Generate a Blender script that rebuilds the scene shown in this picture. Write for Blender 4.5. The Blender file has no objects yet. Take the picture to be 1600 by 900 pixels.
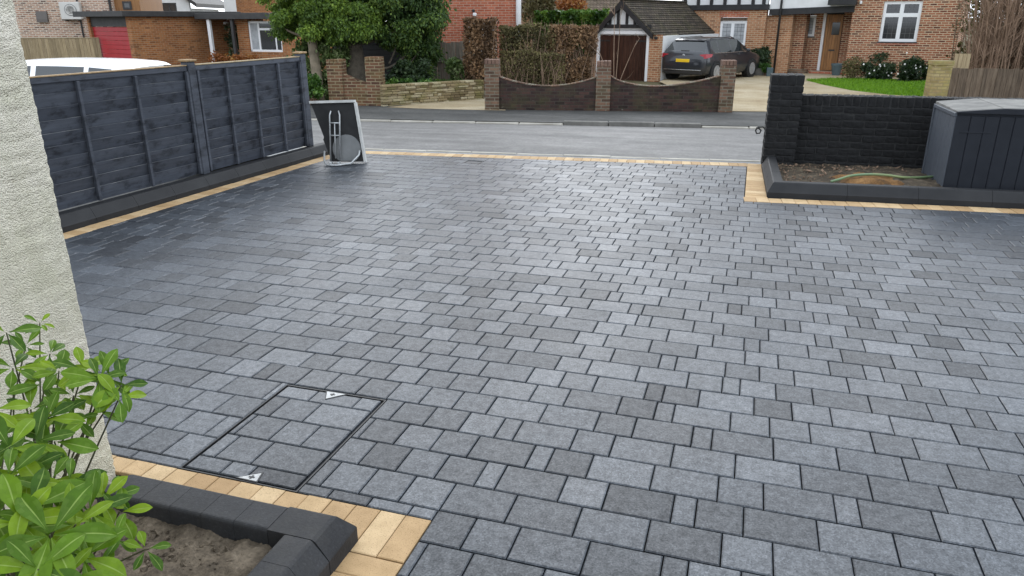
import bpy, math, random
import numpy as np
from mathutils import Vector, Matrix, noise as mnoise
random.seed(7); RNG = np.random.default_rng(7)
S = bpy.context.scene
COL = S.collection
R_ = math.radians

# ------------------------------------------------------------------ camera
CAM_H, CAM_F, PITCH, ROLL, YAW = 1.574, 1155.23, 0.348818, -0.0025625, -0.305513
_cp, _sp = math.cos(PITCH), math.sin(PITCH)
FWD = Vector((math.sin(YAW)*_cp, math.cos(YAW)*_cp, -_sp))
_r0 = Vector((math.cos(YAW), -math.sin(YAW), 0)); _u0 = _r0.cross(FWD)
RGT = _r0*math.cos(ROLL) + _u0*math.sin(ROLL)
UPV = -_r0*math.sin(ROLL) + _u0*math.cos(ROLL)
CAMP = Vector((0, 0, CAM_H))
cd = bpy.data.cameras.new('camera'); cam = bpy.data.objects.new('camera', cd); COL.objects.link(cam)
cam.matrix_world = Matrix(((RGT.x, UPV.x, -FWD.x, 0), (RGT.y, UPV.y, -FWD.y, 0), (RGT.z, UPV.z, -FWD.z, CAM_H), (0, 0, 0, 1)))
cd.sensor_width = 36; cd.lens = CAM_F/1600*36; cd.clip_start = 0.05; cd.clip_end = 2000
S.camera = cam
S.render.resolution_x, S.render.resolution_y = 1024, 576

# ------------------------------------------------------------------ light
SUN_EL, SUN_AZ = R_(29), R_(-16)
w = bpy.data.worlds.new('World'); S.world = w; w.use_nodes = True
nt = w.node_tree; bg = nt.nodes['Background']
sky = nt.nodes.new('ShaderNodeTexSky'); sky.sky_type = 'NISHITA'; sky.sun_disc = False
sky.sun_elevation = SUN_EL; sky.sun_rotation = SUN_AZ; sky.air_density = 1.3; sky.dust_density = 1.5; sky.ozone_density = 1.0
hs = nt.nodes.new('ShaderNodeHueSaturation'); hs.inputs['Saturation'].default_value = 0.22
cl = nt.nodes.new('ShaderNodeMix'); cl.data_type = 'RGBA'; cl.inputs[0].default_value = .75; cl.inputs[7].default_value = (8.9, 9.8, 11.0, 1)   # even cloud cover over the sky
nt.links.new(sky.outputs[0], hs.inputs['Color']); nt.links.new(hs.outputs[0], cl.inputs[6]); nt.links.new(cl.outputs[2], bg.inputs[0]); bg.inputs[1].default_value = 0.15
sd = bpy.data.lights.new('sun', 'SUN'); sd.energy = 0.8; sd.angle = R_(65); sd.color = (1, .97, .93)
sun = bpy.data.objects.new('sun', sd); COL.objects.link(sun)
sdir = Vector((math.sin(SUN_AZ)*math.cos(SUN_EL), math.cos(SUN_AZ)*math.cos(SUN_EL), math.sin(SUN_EL)))
sun.rotation_euler = sdir.to_track_quat('Z', 'Y').to_euler()
S.view_settings.view_transform = 'Standard'; S.view_settings.look = 'None'
S.view_settings.gamma = 1; S.view_settings.exposure = 0.5; S.view_settings.use_curve_mapping = False

# ------------------------------------------------------------------ places
def ray(x, y):
    return FWD + RGT*((x-800)/CAM_F) - UPV*((y-450)/CAM_F)
def at_z(x, y, z=0):
    d = ray(x, y); return CAMP + d*((z-CAM_H)/d.z)
def at_d(x, y, depth):                      # a point `depth` metres ahead of the camera
    return CAMP + ray(x, y)*depth
class Fr:                                   # an upright plane: origin, heading
    def __init__(s, P0, deg):
        s.O = Vector((P0[0], P0[1], 0)); s.deg = deg; a = R_(deg)
        s.e = Vector((math.cos(a), math.sin(a), 0)); s.n = Vector((-math.sin(a), math.cos(a), 0))
    def hit(s, x, y, b=0.):
        d = ray(x, y); t = ((s.O + s.n*b - CAMP).dot(s.n))/d.dot(s.n); P = CAMP + d*t
        return (P-s.O).dot(s.e), P.z
    def gnd(s, x, y, z):
        P = at_z(x, y, z); return (P-s.O).dot(s.e), (P-s.O).dot(s.n)
    def loc(s, P):
        P = Vector(P); return Vector(((P-s.O).dot(s.e), (P-s.O).dot(s.n), P.z))
    def w(s, a, b, z=0):
        P = s.O + s.e*a + s.n*b; return Vector((P.x, P.y, z))

# ------------------------------------------------------------------ mesh builder
class MB:
    def __init__(s): s.v = []; s.f = []; s.t = []
    def add(s, vs, fs, tone=None):
        o = len(s.v); s.v += [tuple(v) for v in vs]; s.f += [tuple(i+o for i in f) for f in fs]
        if tone is not None: s.t += [tone]*len(fs)
        return s
    def box(s, x0, x1, y0, y1, z0, z1, c=0., tone=None):
        if x1 < x0: x0, x1 = x1, x0
        if y1 < y0: y0, y1 = y1, y0
        if z1 < z0: z0, z1 = z1, z0
        if c <= 0:
            vs = [(x, y, z) for z in (z0, z1) for y in (y0, y1) for x in (x0, x1)]
            return s.add(vs, [(0, 2, 3, 1), (4, 5, 7, 6), (0, 1, 5, 4), (2, 6, 7, 3), (0, 4, 6, 2), (1, 3, 7, 5)], tone)
        vs = []; idx = {}
        for i, X in enumerate((x0, x1)):
            for j, Y in enumerate((y0, y1)):
                for k, Z in enumerate((z0, z1)):
                    xi = X + (c if i == 0 else -c); yi = Y + (c if j == 0 else -c); zi = Z + (c if k == 0 else -c)
                    idx[i, j, k] = len(vs); vs += [(X, yi, zi), (xi, Y, zi), (xi, yi, Z)]
        I = lambda i, j, k, a: idx[i, j, k] + a
        fs = []
        for a in range(3):
            for e in (0, 1):
                o = [(0, 0), (1, 0), (1, 1), (0, 1)]
                q = []
                for p, r in o:
                    t = [0, 0, 0]; t[a] = e; t[(a+1) % 3] = p; t[(a+2) % 3] = r; q.append(I(*t, a))
                fs.append(tuple(q if e else q[::-1]))
        for a in range(3):
            b, d = (a+1) % 3, (a+2) % 3
            for p in (0, 1):
                for r in (0, 1):
                    t0 = [0, 0, 0]; t0[b] = p; t0[d] = r; t1 = list(t0); t1[a] = 1
                    q = (I(*t0, b), I(*t1, b), I(*t1, d), I(*t0, d)); fs.append(q if (p ^ r) == 0 else q[::-1])
        for i in (0, 1):
            for j in (0, 1):
                for k in (0, 1):
                    q = (I(i, j, k, 0), I(i, j, k, 1), I(i, j, k, 2)); fs.append(q if (i+j+k) % 2 else q[::-1])
        return s.add(vs, fs, tone)
    def prism(s, poly, y0, y1, axis='y', tone=None):
        """poly in the two other axes (x,z) for axis y, (x,y) for axis z, (y,z) for axis x"""
        n = len(poly)
        mk = {'y': lambda p, t: (p[0], t, p[1]), 'z': lambda p, t: (p[0], p[1], t), 'x': lambda p, t: (t, p[0], p[1])}[axis]
        vs = [mk(p, y0) for p in poly] + [mk(p, y1) for p in poly]
        fs = [tuple(range(n))[::-1], tuple(range(n, 2*n))] + [(i, (i+1) % n, n+(i+1) % n, n+i) for i in range(n)]
        return s.add(vs, fs, tone)
    def tube(s, pts, rad, n=8, cap=True, tone=None):
        pts = [Vector(p) for p in pts]
        if not hasattr(rad, '__len__'): rad = [rad]*len(pts)
        vs = []; fs = []; up = None
        for i, p in enumerate(pts):
            d = (pts[min(i+1, len(pts)-1)] - pts[max(i-1, 0)]).normalized()
            if up is None: up = d.orthogonal().normalized()
            up = (up - d*up.dot(d)).normalized(); sd_ = d.cross(up)
            for k in range(n):
                a = 2*math.pi*k/n; vs.append(p + (up*math.cos(a) + sd_*math.sin(a))*rad[i])
        for i in range(len(pts)-1):
            for k in range(n):
                fs.append((i*n+k, i*n+(k+1) % n, (i+1)*n+(k+1) % n, (i+1)*n+k))
        if cap: fs += [tuple(range(n))[::-1], tuple(range((len(pts)-1)*n, len(pts)*n))]
        return s.add(vs, fs, tone)
    def lathe(s, prof, n=20, M=None, tone=None):       # prof: (r, z)
        vs = []; fs = []
        for r, z in prof:
            for k in range(n):
                a = 2*math.pi*k/n; v = Vector((r*math.cos(a), r*math.sin(a), z)); vs.append(M @ v if M else v)
        for i in range(len(prof)-1):
            for k in range(n): fs.append((i*n+k, i*n+(k+1) % n, (i+1)*n+(k+1) % n, (i+1)*n+k))
        fs += [tuple(range(n))[::-1], tuple(range((len(prof)-1)*n, len(prof)*n))]
        return s.add(vs, fs, tone)
    def mesh(s, name, mat, smooth=False):
        me = bpy.data.meshes.new(name); me.from_pydata(s.v, [], s.f); me.validate()
        if s.t and len(s.t) == len(me.polygons):
            at = me.attributes.new('tone', 'FLOAT', 'FACE'); at.data.foreach_set('value', s.t)
        me.materials.append(mat)
        if smooth: me.polygons.foreach_set('use_smooth', [True]*len(me.polygons))
        return me
ZB = {}
def obj(name, me, parent=None, label=None, cat=None, group=None, kind=None):
    o = bpy.data.objects.new(name, me); COL.objects.link(o)
    if parent is not None: o.parent = parent
    for k, v in (('label', label), ('category', cat), ('group', group), ('kind', kind)):
        if v: o[k] = v
    return o
def thing(name, label, cat, fr=None, a=0, b=0, zb=0., group=None, deg=None, loc=None):
    """an Empty at the thing's base; parts are given in the frame fr (a along, b behind, world z)"""
    o = obj(name, None, None, label, cat, group)
    if fr is not None:
        o.location = fr.w(a, b, zb); o.rotation_euler = (0, 0, R_(fr.deg)); ZB[o.name] = (a, b, zb)
    else:
        o.location = loc or (0, 0, 0); o.rotation_euler = (0, 0, R_(deg or 0)); ZB[o.name] = (0, 0, 0)
    return o
def part(name, mb, mat, root, sub=None, smooth=False, label=None, kind=None):
    da, db, dz = ZB.get(root.name, (0, 0, 0))
    if da or db or dz: mb.v = [(x-da, y-db, z-dz) for x, y, z in mb.v]
    return obj(name, mb.mesh(name, mat, smooth), sub or root, label, None, None, kind)
def single(name, mb, mat, label, cat, group=None, smooth=False, kind=None, fr=None):
    """a thing or a piece of the setting that is one mesh; the mesh is recentred on its base"""
    v = np.array(mb.v)
    if fr is not None:
        P = np.array([fr.w(x, y, z) for x, y, z in mb.v]); v = P
    c = np.array([(v[:, 0].min()+v[:, 0].max())/2, (v[:, 1].min()+v[:, 1].max())/2, v[:, 2].min()])
    mb.v = [tuple(p) for p in v-c]
    o = obj(name, mb.mesh(name, mat, smooth), None, label, cat, group, kind); o.location = c
    return o

# ------------------------------------------------------------------ materials
class NT:
    def __init__(s, name):
        s.m = bpy.data.materials.new(name); s.m.use_nodes = True; s.t = s.m.node_tree; s.b = s.t.nodes['Principled BSDF']
    def n(s, typ, **kw):
        nd = s.t.nodes.new(typ)
        for k, v in kw.items():
            if k in nd.inputs.keys() if isinstance(k, str) else False: pass
            setattr(nd, k, v)
        return nd
    def l(s, a, b): s.t.links.new(a, b)
    def val(s, nd, **kw):
        for k, v in kw.items(): nd.inputs[k.replace('_', ' ')].default_value = v
        return nd
    def coord(s, kind='Object'):
        return s.n('ShaderNodeTexCoord').outputs[kind]
    def noise(s, vec, scale, detail=4, rough=.55):
        nd = s.n('ShaderNodeTexNoise'); s.l(vec, nd.inputs['Vector']); nd.inputs['Scale'].default_value = scale
        nd.inputs['Detail'].default_value = detail; nd.inputs['Roughness'].default_value = rough; return nd.outputs['Fac']
    def ramp(s, fac, stops):
        nd = s.n('ShaderNodeValToRGB'); s.l(fac, nd.inputs[0]); e = nd.color_ramp.elements
        while len(e) < len(stops): e.new(.5)
        for q, (p, c) in zip(e, stops): q.position = p; q.color = (*c, 1) if len(c) == 3 else c
        return nd.outputs[0]
    def mix(s, fac, a, b, typ='MIX'):
        nd = s.n('ShaderNodeMix'); nd.data_type = 'RGBA'; nd.blend_type = typ
        for sock, v in ((nd.inputs[0], fac), (nd.inputs[6], a), (nd.inputs[7], b)):
            if hasattr(v, 'links') or hasattr(v, 'is_linked'): s.l(v, sock)
            elif isinstance(v, (int, float)): sock.default_value = v
            else: sock.default_value = (*v, 1)
        return nd.outputs[2]
    def math(s, op, a, b=0.):
        nd = s.n('ShaderNodeMath'); nd.operation = op
        for sock, v in ((nd.inputs[0], a), (nd.inputs[1], b)):
            if hasattr(v, 'is_linked'): s.l(v, sock)
            else: sock.default_value = v
        return nd.outputs[0]
    def bump(s, h, strength=.3, dist=.01, normal=None):
        nd = s.n('ShaderNodeBump'); nd.inputs['Strength'].default_value = strength; nd.inputs['Distance'].default_value = dist
        s.l(h, nd.inputs['Height'])
        if normal is not None: s.l(normal, nd.inputs['Normal'])
        return nd.outputs[0]
    def fin(s, col, rough=.7, normal=None, spec=.5, metal=0.):
        B = s.b.inputs
        if hasattr(col, 'is_linked'): s.l(col, B['Base Color'])
        else: B['Base Color'].default_value = (*col, 1)
        if hasattr(rough, 'is_linked'): s.l(rough, B['Roughness'])
        else: B['Roughness'].default_value = rough
        B['Specular IOR Level'].default_value = spec; B['Metallic'].default_value = metal
        if normal is not None: s.l(normal, B['Normal'])
        return s.m
def M2(name, c1, c2, scale=6, rough=.75, bump=0., bscale=None, bdist=.01, spec=.5, lo=.3, hi=.7, metal=0., coord='Object', detail=5):
    k = NT(name); v = k.coord(coord); f = k.noise(v, scale, detail)
    col = k.ramp(f, [(lo, c1), (hi, c2)])
    nrm = k.bump(k.noise(v, bscale or scale*6, 5), bump, bdist) if bump else None
    return k.fin(col, rough, nrm, spec, metal)
def M1(name, c, rough=.5, spec=.5, metal=0.): return NT(name).fin(c, rough, None, spec, metal)

def paver_mat(name, src):
    k = NT(name); geo = k.n('ShaderNodeNewGeometry').outputs['Position']
    if src == 'object': rnd = k.n('ShaderNodeObjectInfo').outputs['Random']
    else:
        a = k.n('ShaderNodeAttribute'); a.attribute_name = 'tone'; rnd = a.outputs['Fac']
    base = k.ramp(rnd, [(0, (.020, .023, .028)), (.10, (.032, .037, .044)), (.5, (.043, .050, .060)), (.85, (.054, .062, .073)), (1, (.070, .079, .092))])
    vo = k.n('ShaderNodeTexVoronoi'); k.l(geo, vo.inputs['Vector']); vo.inputs['Scale'].default_value = 190
    fl = k.ramp(vo.outputs['Color'], [(.0, (.66,)*3), (.45, (.92,)*3), (.75, (1.1,)*3), (.95, (1.6,)*3)])
    col = k.mix(1.0, base, fl, 'MULTIPLY')
    big = k.ramp(k.noise(geo, 3.2, 6, .65), [(.25, (.74, .74, .75)), (.75, (1.24, 1.24, 1.23))])
    col = k.mix(1.0, col, big, 'MULTIPLY')
    blot = k.ramp(k.noise(geo, 26, 6, .7), [(.28, (.66,)*3), (.72, (1.3,)*3)])
    col = k.mix(1.0, col, blot, 'MULTIPLY')
    rr = k.math('ADD', k.math('MULTIPLY', k.noise(geo, 2.1, 5, .6), .20), .37)
    rg = k.math('ADD', rr, k.math('MULTIPLY', rnd, -.05))
    nb = k.bump(vo.outputs['Distance'], .18, .0012)
    nb = k.bump(k.noise(geo, 45, 4), .15, .002, nb)
    k.fin(col, rg, nb, 1.0)
    sp = k.mix(1.0, k.ramp(k.noise(geo, 26, 6, .7), [(.28, (.38,)*3), (.72, (.84,)*3)]), k.ramp(vo.outputs['Color'], [(.1, (.6,)*3), (.8, (1.1,)*3)]), 'MULTIPLY')
    k.l(k.mix(1.0, sp, k.ramp(rnd, [(0, (.74,)*3), (.08, (.93,)*3), (1, (1.05,)*3)]), 'MULTIPLY'), k.b.inputs['Specular IOR Level'])
    return k.m
MAT = {}
MAT['paver'] = paver_mat('paver_charcoal', 'object'); MAT['paver_far'] = paver_mat('paver_charcoal_joined', 'attr')
def buff():
    k = NT('buff_block'); geo = k.n('ShaderNodeNewGeometry').outputs['Position']; rnd = k.n('ShaderNodeObjectInfo').outputs['Random']
    base = k.ramp(rnd, [(0, (.36, .232, .112)), (.5, (.455, .312, .162)), (1, (.525, .385, .22))])
    sp = k.ramp(k.noise(geo, 260, 3), [(.30, (.45, .40, .34)), (.42, (1, 1, 1)), (.7, (1.06, 1.06, 1.06))])
    col = k.mix(1.0, base, sp, 'MULTIPLY')
    col = k.mix(1.0, col, k.ramp(k.noise(geo, 14, 4), [(.3, (.86, .84, .80)), (.7, (1.1, 1.1, 1.12))]), 'MULTIPLY')
    return k.fin(col, .72, k.bump(k.noise(geo, 220, 3), .3, .002), .35)
MAT['buff'] = buff()
def kerbm():
    k = NT('charcoal_kerb'); geo = k.n('ShaderNodeNewGeometry').outputs['Position']; rnd = k.n('ShaderNodeObjectInfo').outputs['Random']
    base = k.ramp(rnd, [(0, (.018, .0187, .021)), (1, (.029, .030, .033))])
    col = k.mix(1.0, base, k.ramp(k.noise(geo, 120, 3), [(.3, (.75,)*3), (.62, (1.1,)*3), (.75, (1.7,)*3)]), 'MULTIPLY')
    col = k.mix(1.0, col, k.ramp(k.noise(geo, 7, 5), [(.3, (.8,)*3), (.7, (1.25, 1.22, 1.18))]), 'MULTIPLY')
    dust = k.math('MULTIPLY', k.ramp(k.noise(geo, 5, 7, .72), [(.48, (0,)*3), (.78, (1,)*3)]), .35)
    col = k.mix(dust, col, (.07, .064, .055))
    return k.fin(col, .68, k.bump(k.noise(geo, 130, 4), .45, .0025), .35)
MAT['kerb'] = kerbm()
MAT['kerb_smooth'] = M2('smooth_charcoal_kerb', (.010, .0105, .012), (.019, .0195, .021), 5, .62, .3, 120, .002, .35)
MAT['joint'] = M2('joint_sand', (.007, .007, .0072), (.018, .017, .016), 60, .95, .4, spec=.1)
def soilm(name, c1, c2, c3):
    k = NT(name); geo = k.n('ShaderNodeNewGeometry').outputs['Position']
    col = k.ramp(k.noise(geo, 9, 8, .65), [(.28, c1), (.5, c2), (.75, c3)])
    col = k.mix(1.0, col, k.ramp(k.noise(geo, 90, 4), [(.3, (.65,)*3), (.7, (1.25,)*3)]), 'MULTIPLY')
    return k.fin(col, .9, k.bump(k.noise(geo, 60, 6), .7, .01), .25)
MAT['soil'] = soilm('damp_soil', (.046, .036, .026), (.125, .099, .071), (.22, .178, .13))
MAT['mulch'] = soilm('dark_mulch', (.020, .015, .010), (.065, .050, .034), (.17, .135, .09))
MAT['soil_or'] = soilm('orange_soil', (.045, .028, .016), (.17, .088, .032), (.30, .165, .06))
def render_wall():
    k = NT('pebbledash_render'); geo = k.n('ShaderNodeNewGeometry').outputs['Position']
    sep = k.n('ShaderNodeSeparateXYZ'); k.l(geo, sep.inputs[0])
    col = k.ramp(k.noise(geo, 4, 6), [(.3, (.77, .715, .60)), (.7, (.86, .805, .695))])
    algae = k.math('MULTIPLY', k.ramp(k.noise(geo, 3.1, 7, .7), [(.46, (0, 0, 0)), (.74, (1, 1, 1))]), .5)
    col = k.mix(algae, col, (.40, .42, .24))
    low = k.n('ShaderNodeMapRange'); k.l(sep.outputs[2], low.inputs[0]); low.inputs[1].default_value = 1.35; low.inputs[2].default_value = .2
    stain = k.math('MULTIPLY', low.outputs[0], k.ramp(k.noise(geo, 2.2, 7, .7), [(.3, (.25,)*3), (.7, (1,)*3)]))
    col = k.mix(k.math('MULTIPLY', stain, .5), col, (.62, .57, .37))
    mps = k.n('ShaderNodeMapping'); k.l(geo, mps.inputs[0]); mps.inputs['Scale'].default_value = (9, 9, .8)
    col = k.mix(1.0, col, k.ramp(k.noise(mps.outputs[0], 1.2, 5, .6), [(.3, (.86, .86, .84)), (.65, (1.04,)*3)]), 'MULTIPLY')
    col = k.mix(1.0, col, k.ramp(k.noise(geo, 130, 3), [(.25, (.70, .67, .60)), (.42, (1, 1, 1))]), 'MULTIPLY')
    h = k.noise(geo, 115, 3, .6); vo = k.n('ShaderNodeTexVoronoi'); k.l(geo, vo.inputs['Vector']); vo.inputs['Scale'].default_value = 210
    return k.fin(col, .9, k.bump(k.math('SUBTRACT', h, vo.outputs['Distance']), .85, .008), .2)
MAT['render'] = render_wall()
def fencep():
    k = NT('slate_grey_fence_paint'); o = k.coord('Object'); geo = k.n('ShaderNodeNewGeometry').outputs['Position']; rnd = k.n('ShaderNodeObjectInfo').outputs['Random']
    base = k.ramp(rnd, [(0, (.044, .050, .064)), (1, (.068, .076, .094))])
    mp = k.n('ShaderNodeMapping'); k.l(geo, mp.inputs[0]); mp.inputs['Scale'].default_value = (8, 3, 55)
    gr = k.noise(mp.outputs[0], 1.0, 6, .65)
    col = k.mix(1.0, base, k.ramp(gr, [(.3, (.78,)*3), (.7, (1.22,)*3)]), 'MULTIPLY')
    kn = k.n('ShaderNodeMapping'); k.l(geo, kn.inputs[0]); kn.inputs['Scale'].default_value = (4, 4, 9)
    col = k.mix(1.0, col, k.ramp(k.noise(kn.outputs[0], 1.3, 5, .7), [(.34, (.36, .36, .38)), (.49, (1, 1, 1)), (.8, (1.2,)*3)]), 'MULTIPLY')
    return k.fin(col, .6, k.bump(gr, .5, .003), .4)
MAT['fence'] = fencep()
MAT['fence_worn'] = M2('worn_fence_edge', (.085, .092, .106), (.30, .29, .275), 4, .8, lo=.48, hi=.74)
def woodm(name, c1, c2, c3, sc=(14, 14, 1.2), rough=.8):
    k = NT(name); v = k.coord('Object'); rnd = k.n('ShaderNodeObjectInfo').outputs['Random']
    mp = k.n('ShaderNodeMapping'); k.l(v, mp.inputs[0]); mp.inputs['Scale'].default_value = sc
    off = k.n('ShaderNodeCombineXYZ'); k.l(k.math('MULTIPLY', rnd, 31.), off.inputs[0]); k.l(off.outputs[0], mp.inputs['Location'])
    g = k.noise(mp.outputs[0], 2.2, 6, .65); col = k.ramp(g, [(.28, c1), (.5, c2), (.75, c3)])
    col = k.mix(1.0, col, k.ramp(rnd, [(0, (.78,)*3), (1, (1.2,)*3)]), 'MULTIPLY')
    return k.fin(col, rough, k.bump(g, .4, .004), .3)
MAT['wood_buff'] = woodm('weathered_buff_wood', (.20, .13, .06), (.33, .22, .115), (.46, .34, .20))
MAT['wood_grey'] = woodm('weathered_grey_wood', (.12, .10, .078), (.20, .175, .14), (.30, .265, .215))
MAT['wood_brown'] = woodm('brown_board_wood', (.058, .042, .030), (.115, .085, .060), (.19, .15, .11))
MAT['wood_new'] = woodm('pale_fence_wood', (.20, .15, .085), (.30, .23, .135), (.40, .32, .20))
MAT['wood_door'] = woodm('oak_door', (.22, .10, .035), (.34, .165, .06), (.45, .23, .09), rough=.45)
MAT['wood_dark'] = woodm('dark_stained_door', (.022, .010, .007), (.045, .020, .013), (.085, .040, .026), rough=.4)
MAT['black_brick'] = M2('black_painted_brick', (.006, .006, .0065), (.019, .019, .0195), 22, .72, .75, 70, .008, .22)
MAT['black_mortar'] = M2('black_painted_mortar', (.020, .020, .0205), (.040, .040, .039), 30, .85, .5, spec=.2)
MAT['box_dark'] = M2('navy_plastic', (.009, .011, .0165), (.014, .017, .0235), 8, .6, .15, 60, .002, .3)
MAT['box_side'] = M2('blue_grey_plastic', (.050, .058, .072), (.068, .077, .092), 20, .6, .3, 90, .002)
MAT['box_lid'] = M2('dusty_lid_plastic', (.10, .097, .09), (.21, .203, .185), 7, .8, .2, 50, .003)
MAT['galv'] = M2('galvanised_steel', (.36, .37, .37), (.52, .53, .53), 25, .45, .1, 80, .001, metal=.55)
MAT['board_black'] = M2('black_board_back', (.006, .006, .0065), (.018, .018, .0185), 9, .75, .3, 60, .002)
MAT['rim_grey'] = M2('pale_grey_rim', (.40, .40, .38), (.56, .56, .54), 12, .6)
MAT['disc_grey'] = M2('grey_plastic_disc', (.14, .145, .145), (.21, .215, .215), 6, .55)
MAT['steel_dark'] = M2('dark_cover_steel', (.015, .015, .016), (.04, .04, .04), 30, .5, metal=.3)
MAT['plate_pale'] = M2('pale_key_plate', (.34, .34, .33), (.50, .50, .49), 60, .5, .2, 120, .001)
MAT['hose'] = M2('green_hose', (.10, .19, .10), (.25, .27, .10), 2.2, .45, detail=2)
MAT['hose_blk'] = M1('black_rubber', (.012, .012, .012), .6)
def asph(name, c1, c2, rough, s=.5):
    k = NT(name); geo = k.n('ShaderNodeNewGeometry').outputs['Position']
    mp = k.n('ShaderNodeMapping'); k.l(geo, mp.inputs[0]); mp.inputs['Scale'].default_value = (.35, 1.6, 1)
    col = k.ramp(k.noise(mp.outputs[0], 1.6, 8, .68), [(.25, c1), (.75, c2)])
    col = k.mix(1.0, col, k.ramp(k.noise(geo, 24, 7, .8), [(.3, (.55,)*3), (.7, (1.42,)*3)]), 'MULTIPLY')
    col = k.mix(1.0, col, k.ramp(k.noise(geo, 3.5, 6, .7), [(.3, (.70,)*3), (.7, (1.25,)*3)]), 'MULTIPLY')
    wear = k.n('ShaderNodeMapping'); k.l(geo, wear.inputs[0]); wear.inputs['Scale'].default_value = (.10, 1.1, 1); wear.inputs['Rotation'].default_value = (0, 0, -.12)
    col = k.mix(1.0, col, k.ramp(k.noise(wear.outputs[0], 1.5, 6, .6), [(.32, (.78,)*3), (.68, (1.2,)*3)]), 'MULTIPLY')
    rg = k.ramp(k.noise(mp.outputs[0], .9, 5), [(.3, (rough-.08,)*3), (.7, (rough+.08,)*3)])
    return k.fin(col, rg, k.bump(k.noise(geo, 55, 4), .35, .006), s)
MAT['road'] = asph('worn_damp_asphalt', (.106, .103, .099), (.178, .173, .166), .64, .32)
MAT['pavement'] = asph('footway_asphalt', (.046, .046, .044), (.080, .078, .072), .78, .35)
MAT['strip'] = asph('crossover_asphalt', (.14, .146, .148), (.19, .196, .196), .6)
MAT['kerbstone'] = M2('concrete_kerb', (.26, .24, .20), (.46, .43, .37), 3, .8, .3, 40)
MAT['kerb_dark'] = M2('dark_stone_kerb', (.10, .095, .085), (.19, .18, .16), 4, .8, .3, 40)
def gravelm():
    k = NT('pale_gravel'); geo = k.n('ShaderNodeNewGeometry').outputs['Position']
    col = k.ramp(k.noise(geo, .8, 7, .65), [(.25, (.25, .185, .105)), (.5, (.39, .315, .20)), (.75, (.52, .45, .33))])
    col = k.mix(1.0, col, k.ramp(k.noise(geo, 26, 5, .7), [(.3, (.68,)*3), (.7, (1.2,)*3)]), 'MULTIPLY')
    return k.fin(col, .9, k.bump(k.noise(geo, 40, 4), .6, .02), .2)
MAT['gravel'] = gravelm()
MAT['lawn'] = M2('lawn_ground', (.08, .17, .010), (.13, .26, .014), 3, .9, .5, 40, .02, .2)
MAT['earth'] = M2('garden_earth', (.07, .06, .035), (.13, .115, .06), .6, .95, .5, 12, .03, .2)
def brickm(name, cs, mortar, bw=.225, bh=.075, rough=.85, msize=.011, bump=.6, moss=None, eff=0.):
    """fine brickwork for walls too far off to pick the bricks apart; cs = four brick colours"""
    k = NT(name); v = k.coord('Object'); sep = k.n('ShaderNodeSeparateXYZ'); k.l(v, sep.inputs[0])
    cmb = k.n('ShaderNodeCombineXYZ'); k.l(k.math('ADD', sep.outputs[0], sep.outputs[1]), cmb.inputs[0]); k.l(sep.outputs[2], cmb.inputs[1])
    br = k.n('ShaderNodeTexBrick'); k.l(cmb.outputs[0], br.inputs['Vector'])
    br.inputs['Scale'].default_value = 1; br.inputs['Brick Width'].default_value = bw; br.inputs['Row Height'].default_value = bh
    br.inputs['Mortar Size'].default_value = msize; br.inputs['Mortar Smooth'].default_value = .15; br.inputs['Bias'].default_value = 0
    br.inputs['Color1'].default_value = (0, 0, 0, 1); br.inputs['Color2'].default_value = (1, 1, 1, 1); br.inputs['Mortar'].default_value = (.5, .5, .5, 1)
    n = len(cs); col = k.ramp(br.outputs['Color'], [(i/(n-1), c) for i, c in enumerate(cs)])
    col = k.mix(1.0, col, k.ramp(k.noise(cmb.outputs[0], 9, 5), [(.3, (.82,)*3), (.7, (1.18,)*3)]), 'MULTIPLY')
    col = k.mix(br.outputs['Fac'], col, mortar)
    col = k.mix(1.0, col, k.ramp(k.noise(v, .9, 6, .65), [(.3, (.80, .79, .77)), (.7, (1.13,)*3)]), 'MULTIPLY')
    if moss: col = k.mix(k.math('MULTIPLY', k.ramp(k.noise(v, 2.3, 7, .7), [(.45, (0,)*3), (.75, (1,)*3)]), .7), col, moss)
    if eff: col = k.mix(k.math('MULTIPLY', k.ramp(k.noise(v, 7, 8, .8), [(.60, (0,)*3), (.72, (1,)*3)]), eff), col, (.42, .39, .34))
    h = k.math('SUBTRACT', 1.0, br.outputs['Fac'])
    return k.fin(col, rough, k.bump(h, bump, .012), .25)
MAT['br_orange'] = brickm('orange_brick', [(.20, .075, .030), (.33, .125, .045), (.40, .165, .062), (.28, .10, .04)], (.36, .25, .15), msize=.009)
MAT['br_red'] = brickm('red_brick', [(.32, .085, .048), (.40, .11, .06), (.45, .14, .078), (.36, .095, .052)], (.43, .29, .21), msize=.010)
MAT['br_pink'] = brickm('pink_multi_brick', [(.10, .052, .045), (.36, .19, .135), (.48, .29, .205), (.42, .22, .15)], (.62, .55, .45), msize=.016)
MAT['br_multi'] = brickm('multi_red_brick', [(.10, .038, .028), (.26, .088, .048), (.36, .14, .075), (.31, .11, .06)], (.52, .40, .27), msize=.014)
MAT['br_multi2'] = brickm('bay_orange_brick', [(.22, .085, .042), (.36, .155, .075), (.44, .21, .11), (.38, .17, .085)], (.50, .38, .25), msize=.012)
MAT['br_dark'] = brickm('old_dark_brick', [(.022, .014, .013), (.040, .023, .021), (.068, .036, .030), (.030, .018, .017)], (.050, .042, .034), msize=.008, moss=(.070, .066, .028), eff=.55)
MAT['br_pier'] = brickm('old_pier_brick', [(.075, .042, .03), (.14, .078, .052), (.21, .12, .08), (.10, .06, .042)], (.19, .165, .125), msize=.011, moss=(.085, .078, .04), eff=.5)
MAT['cap'] = M2('weathered_cap_brick', (.11, .064, .046), (.20, .118, .082), 9, .85, .4, 40)
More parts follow.
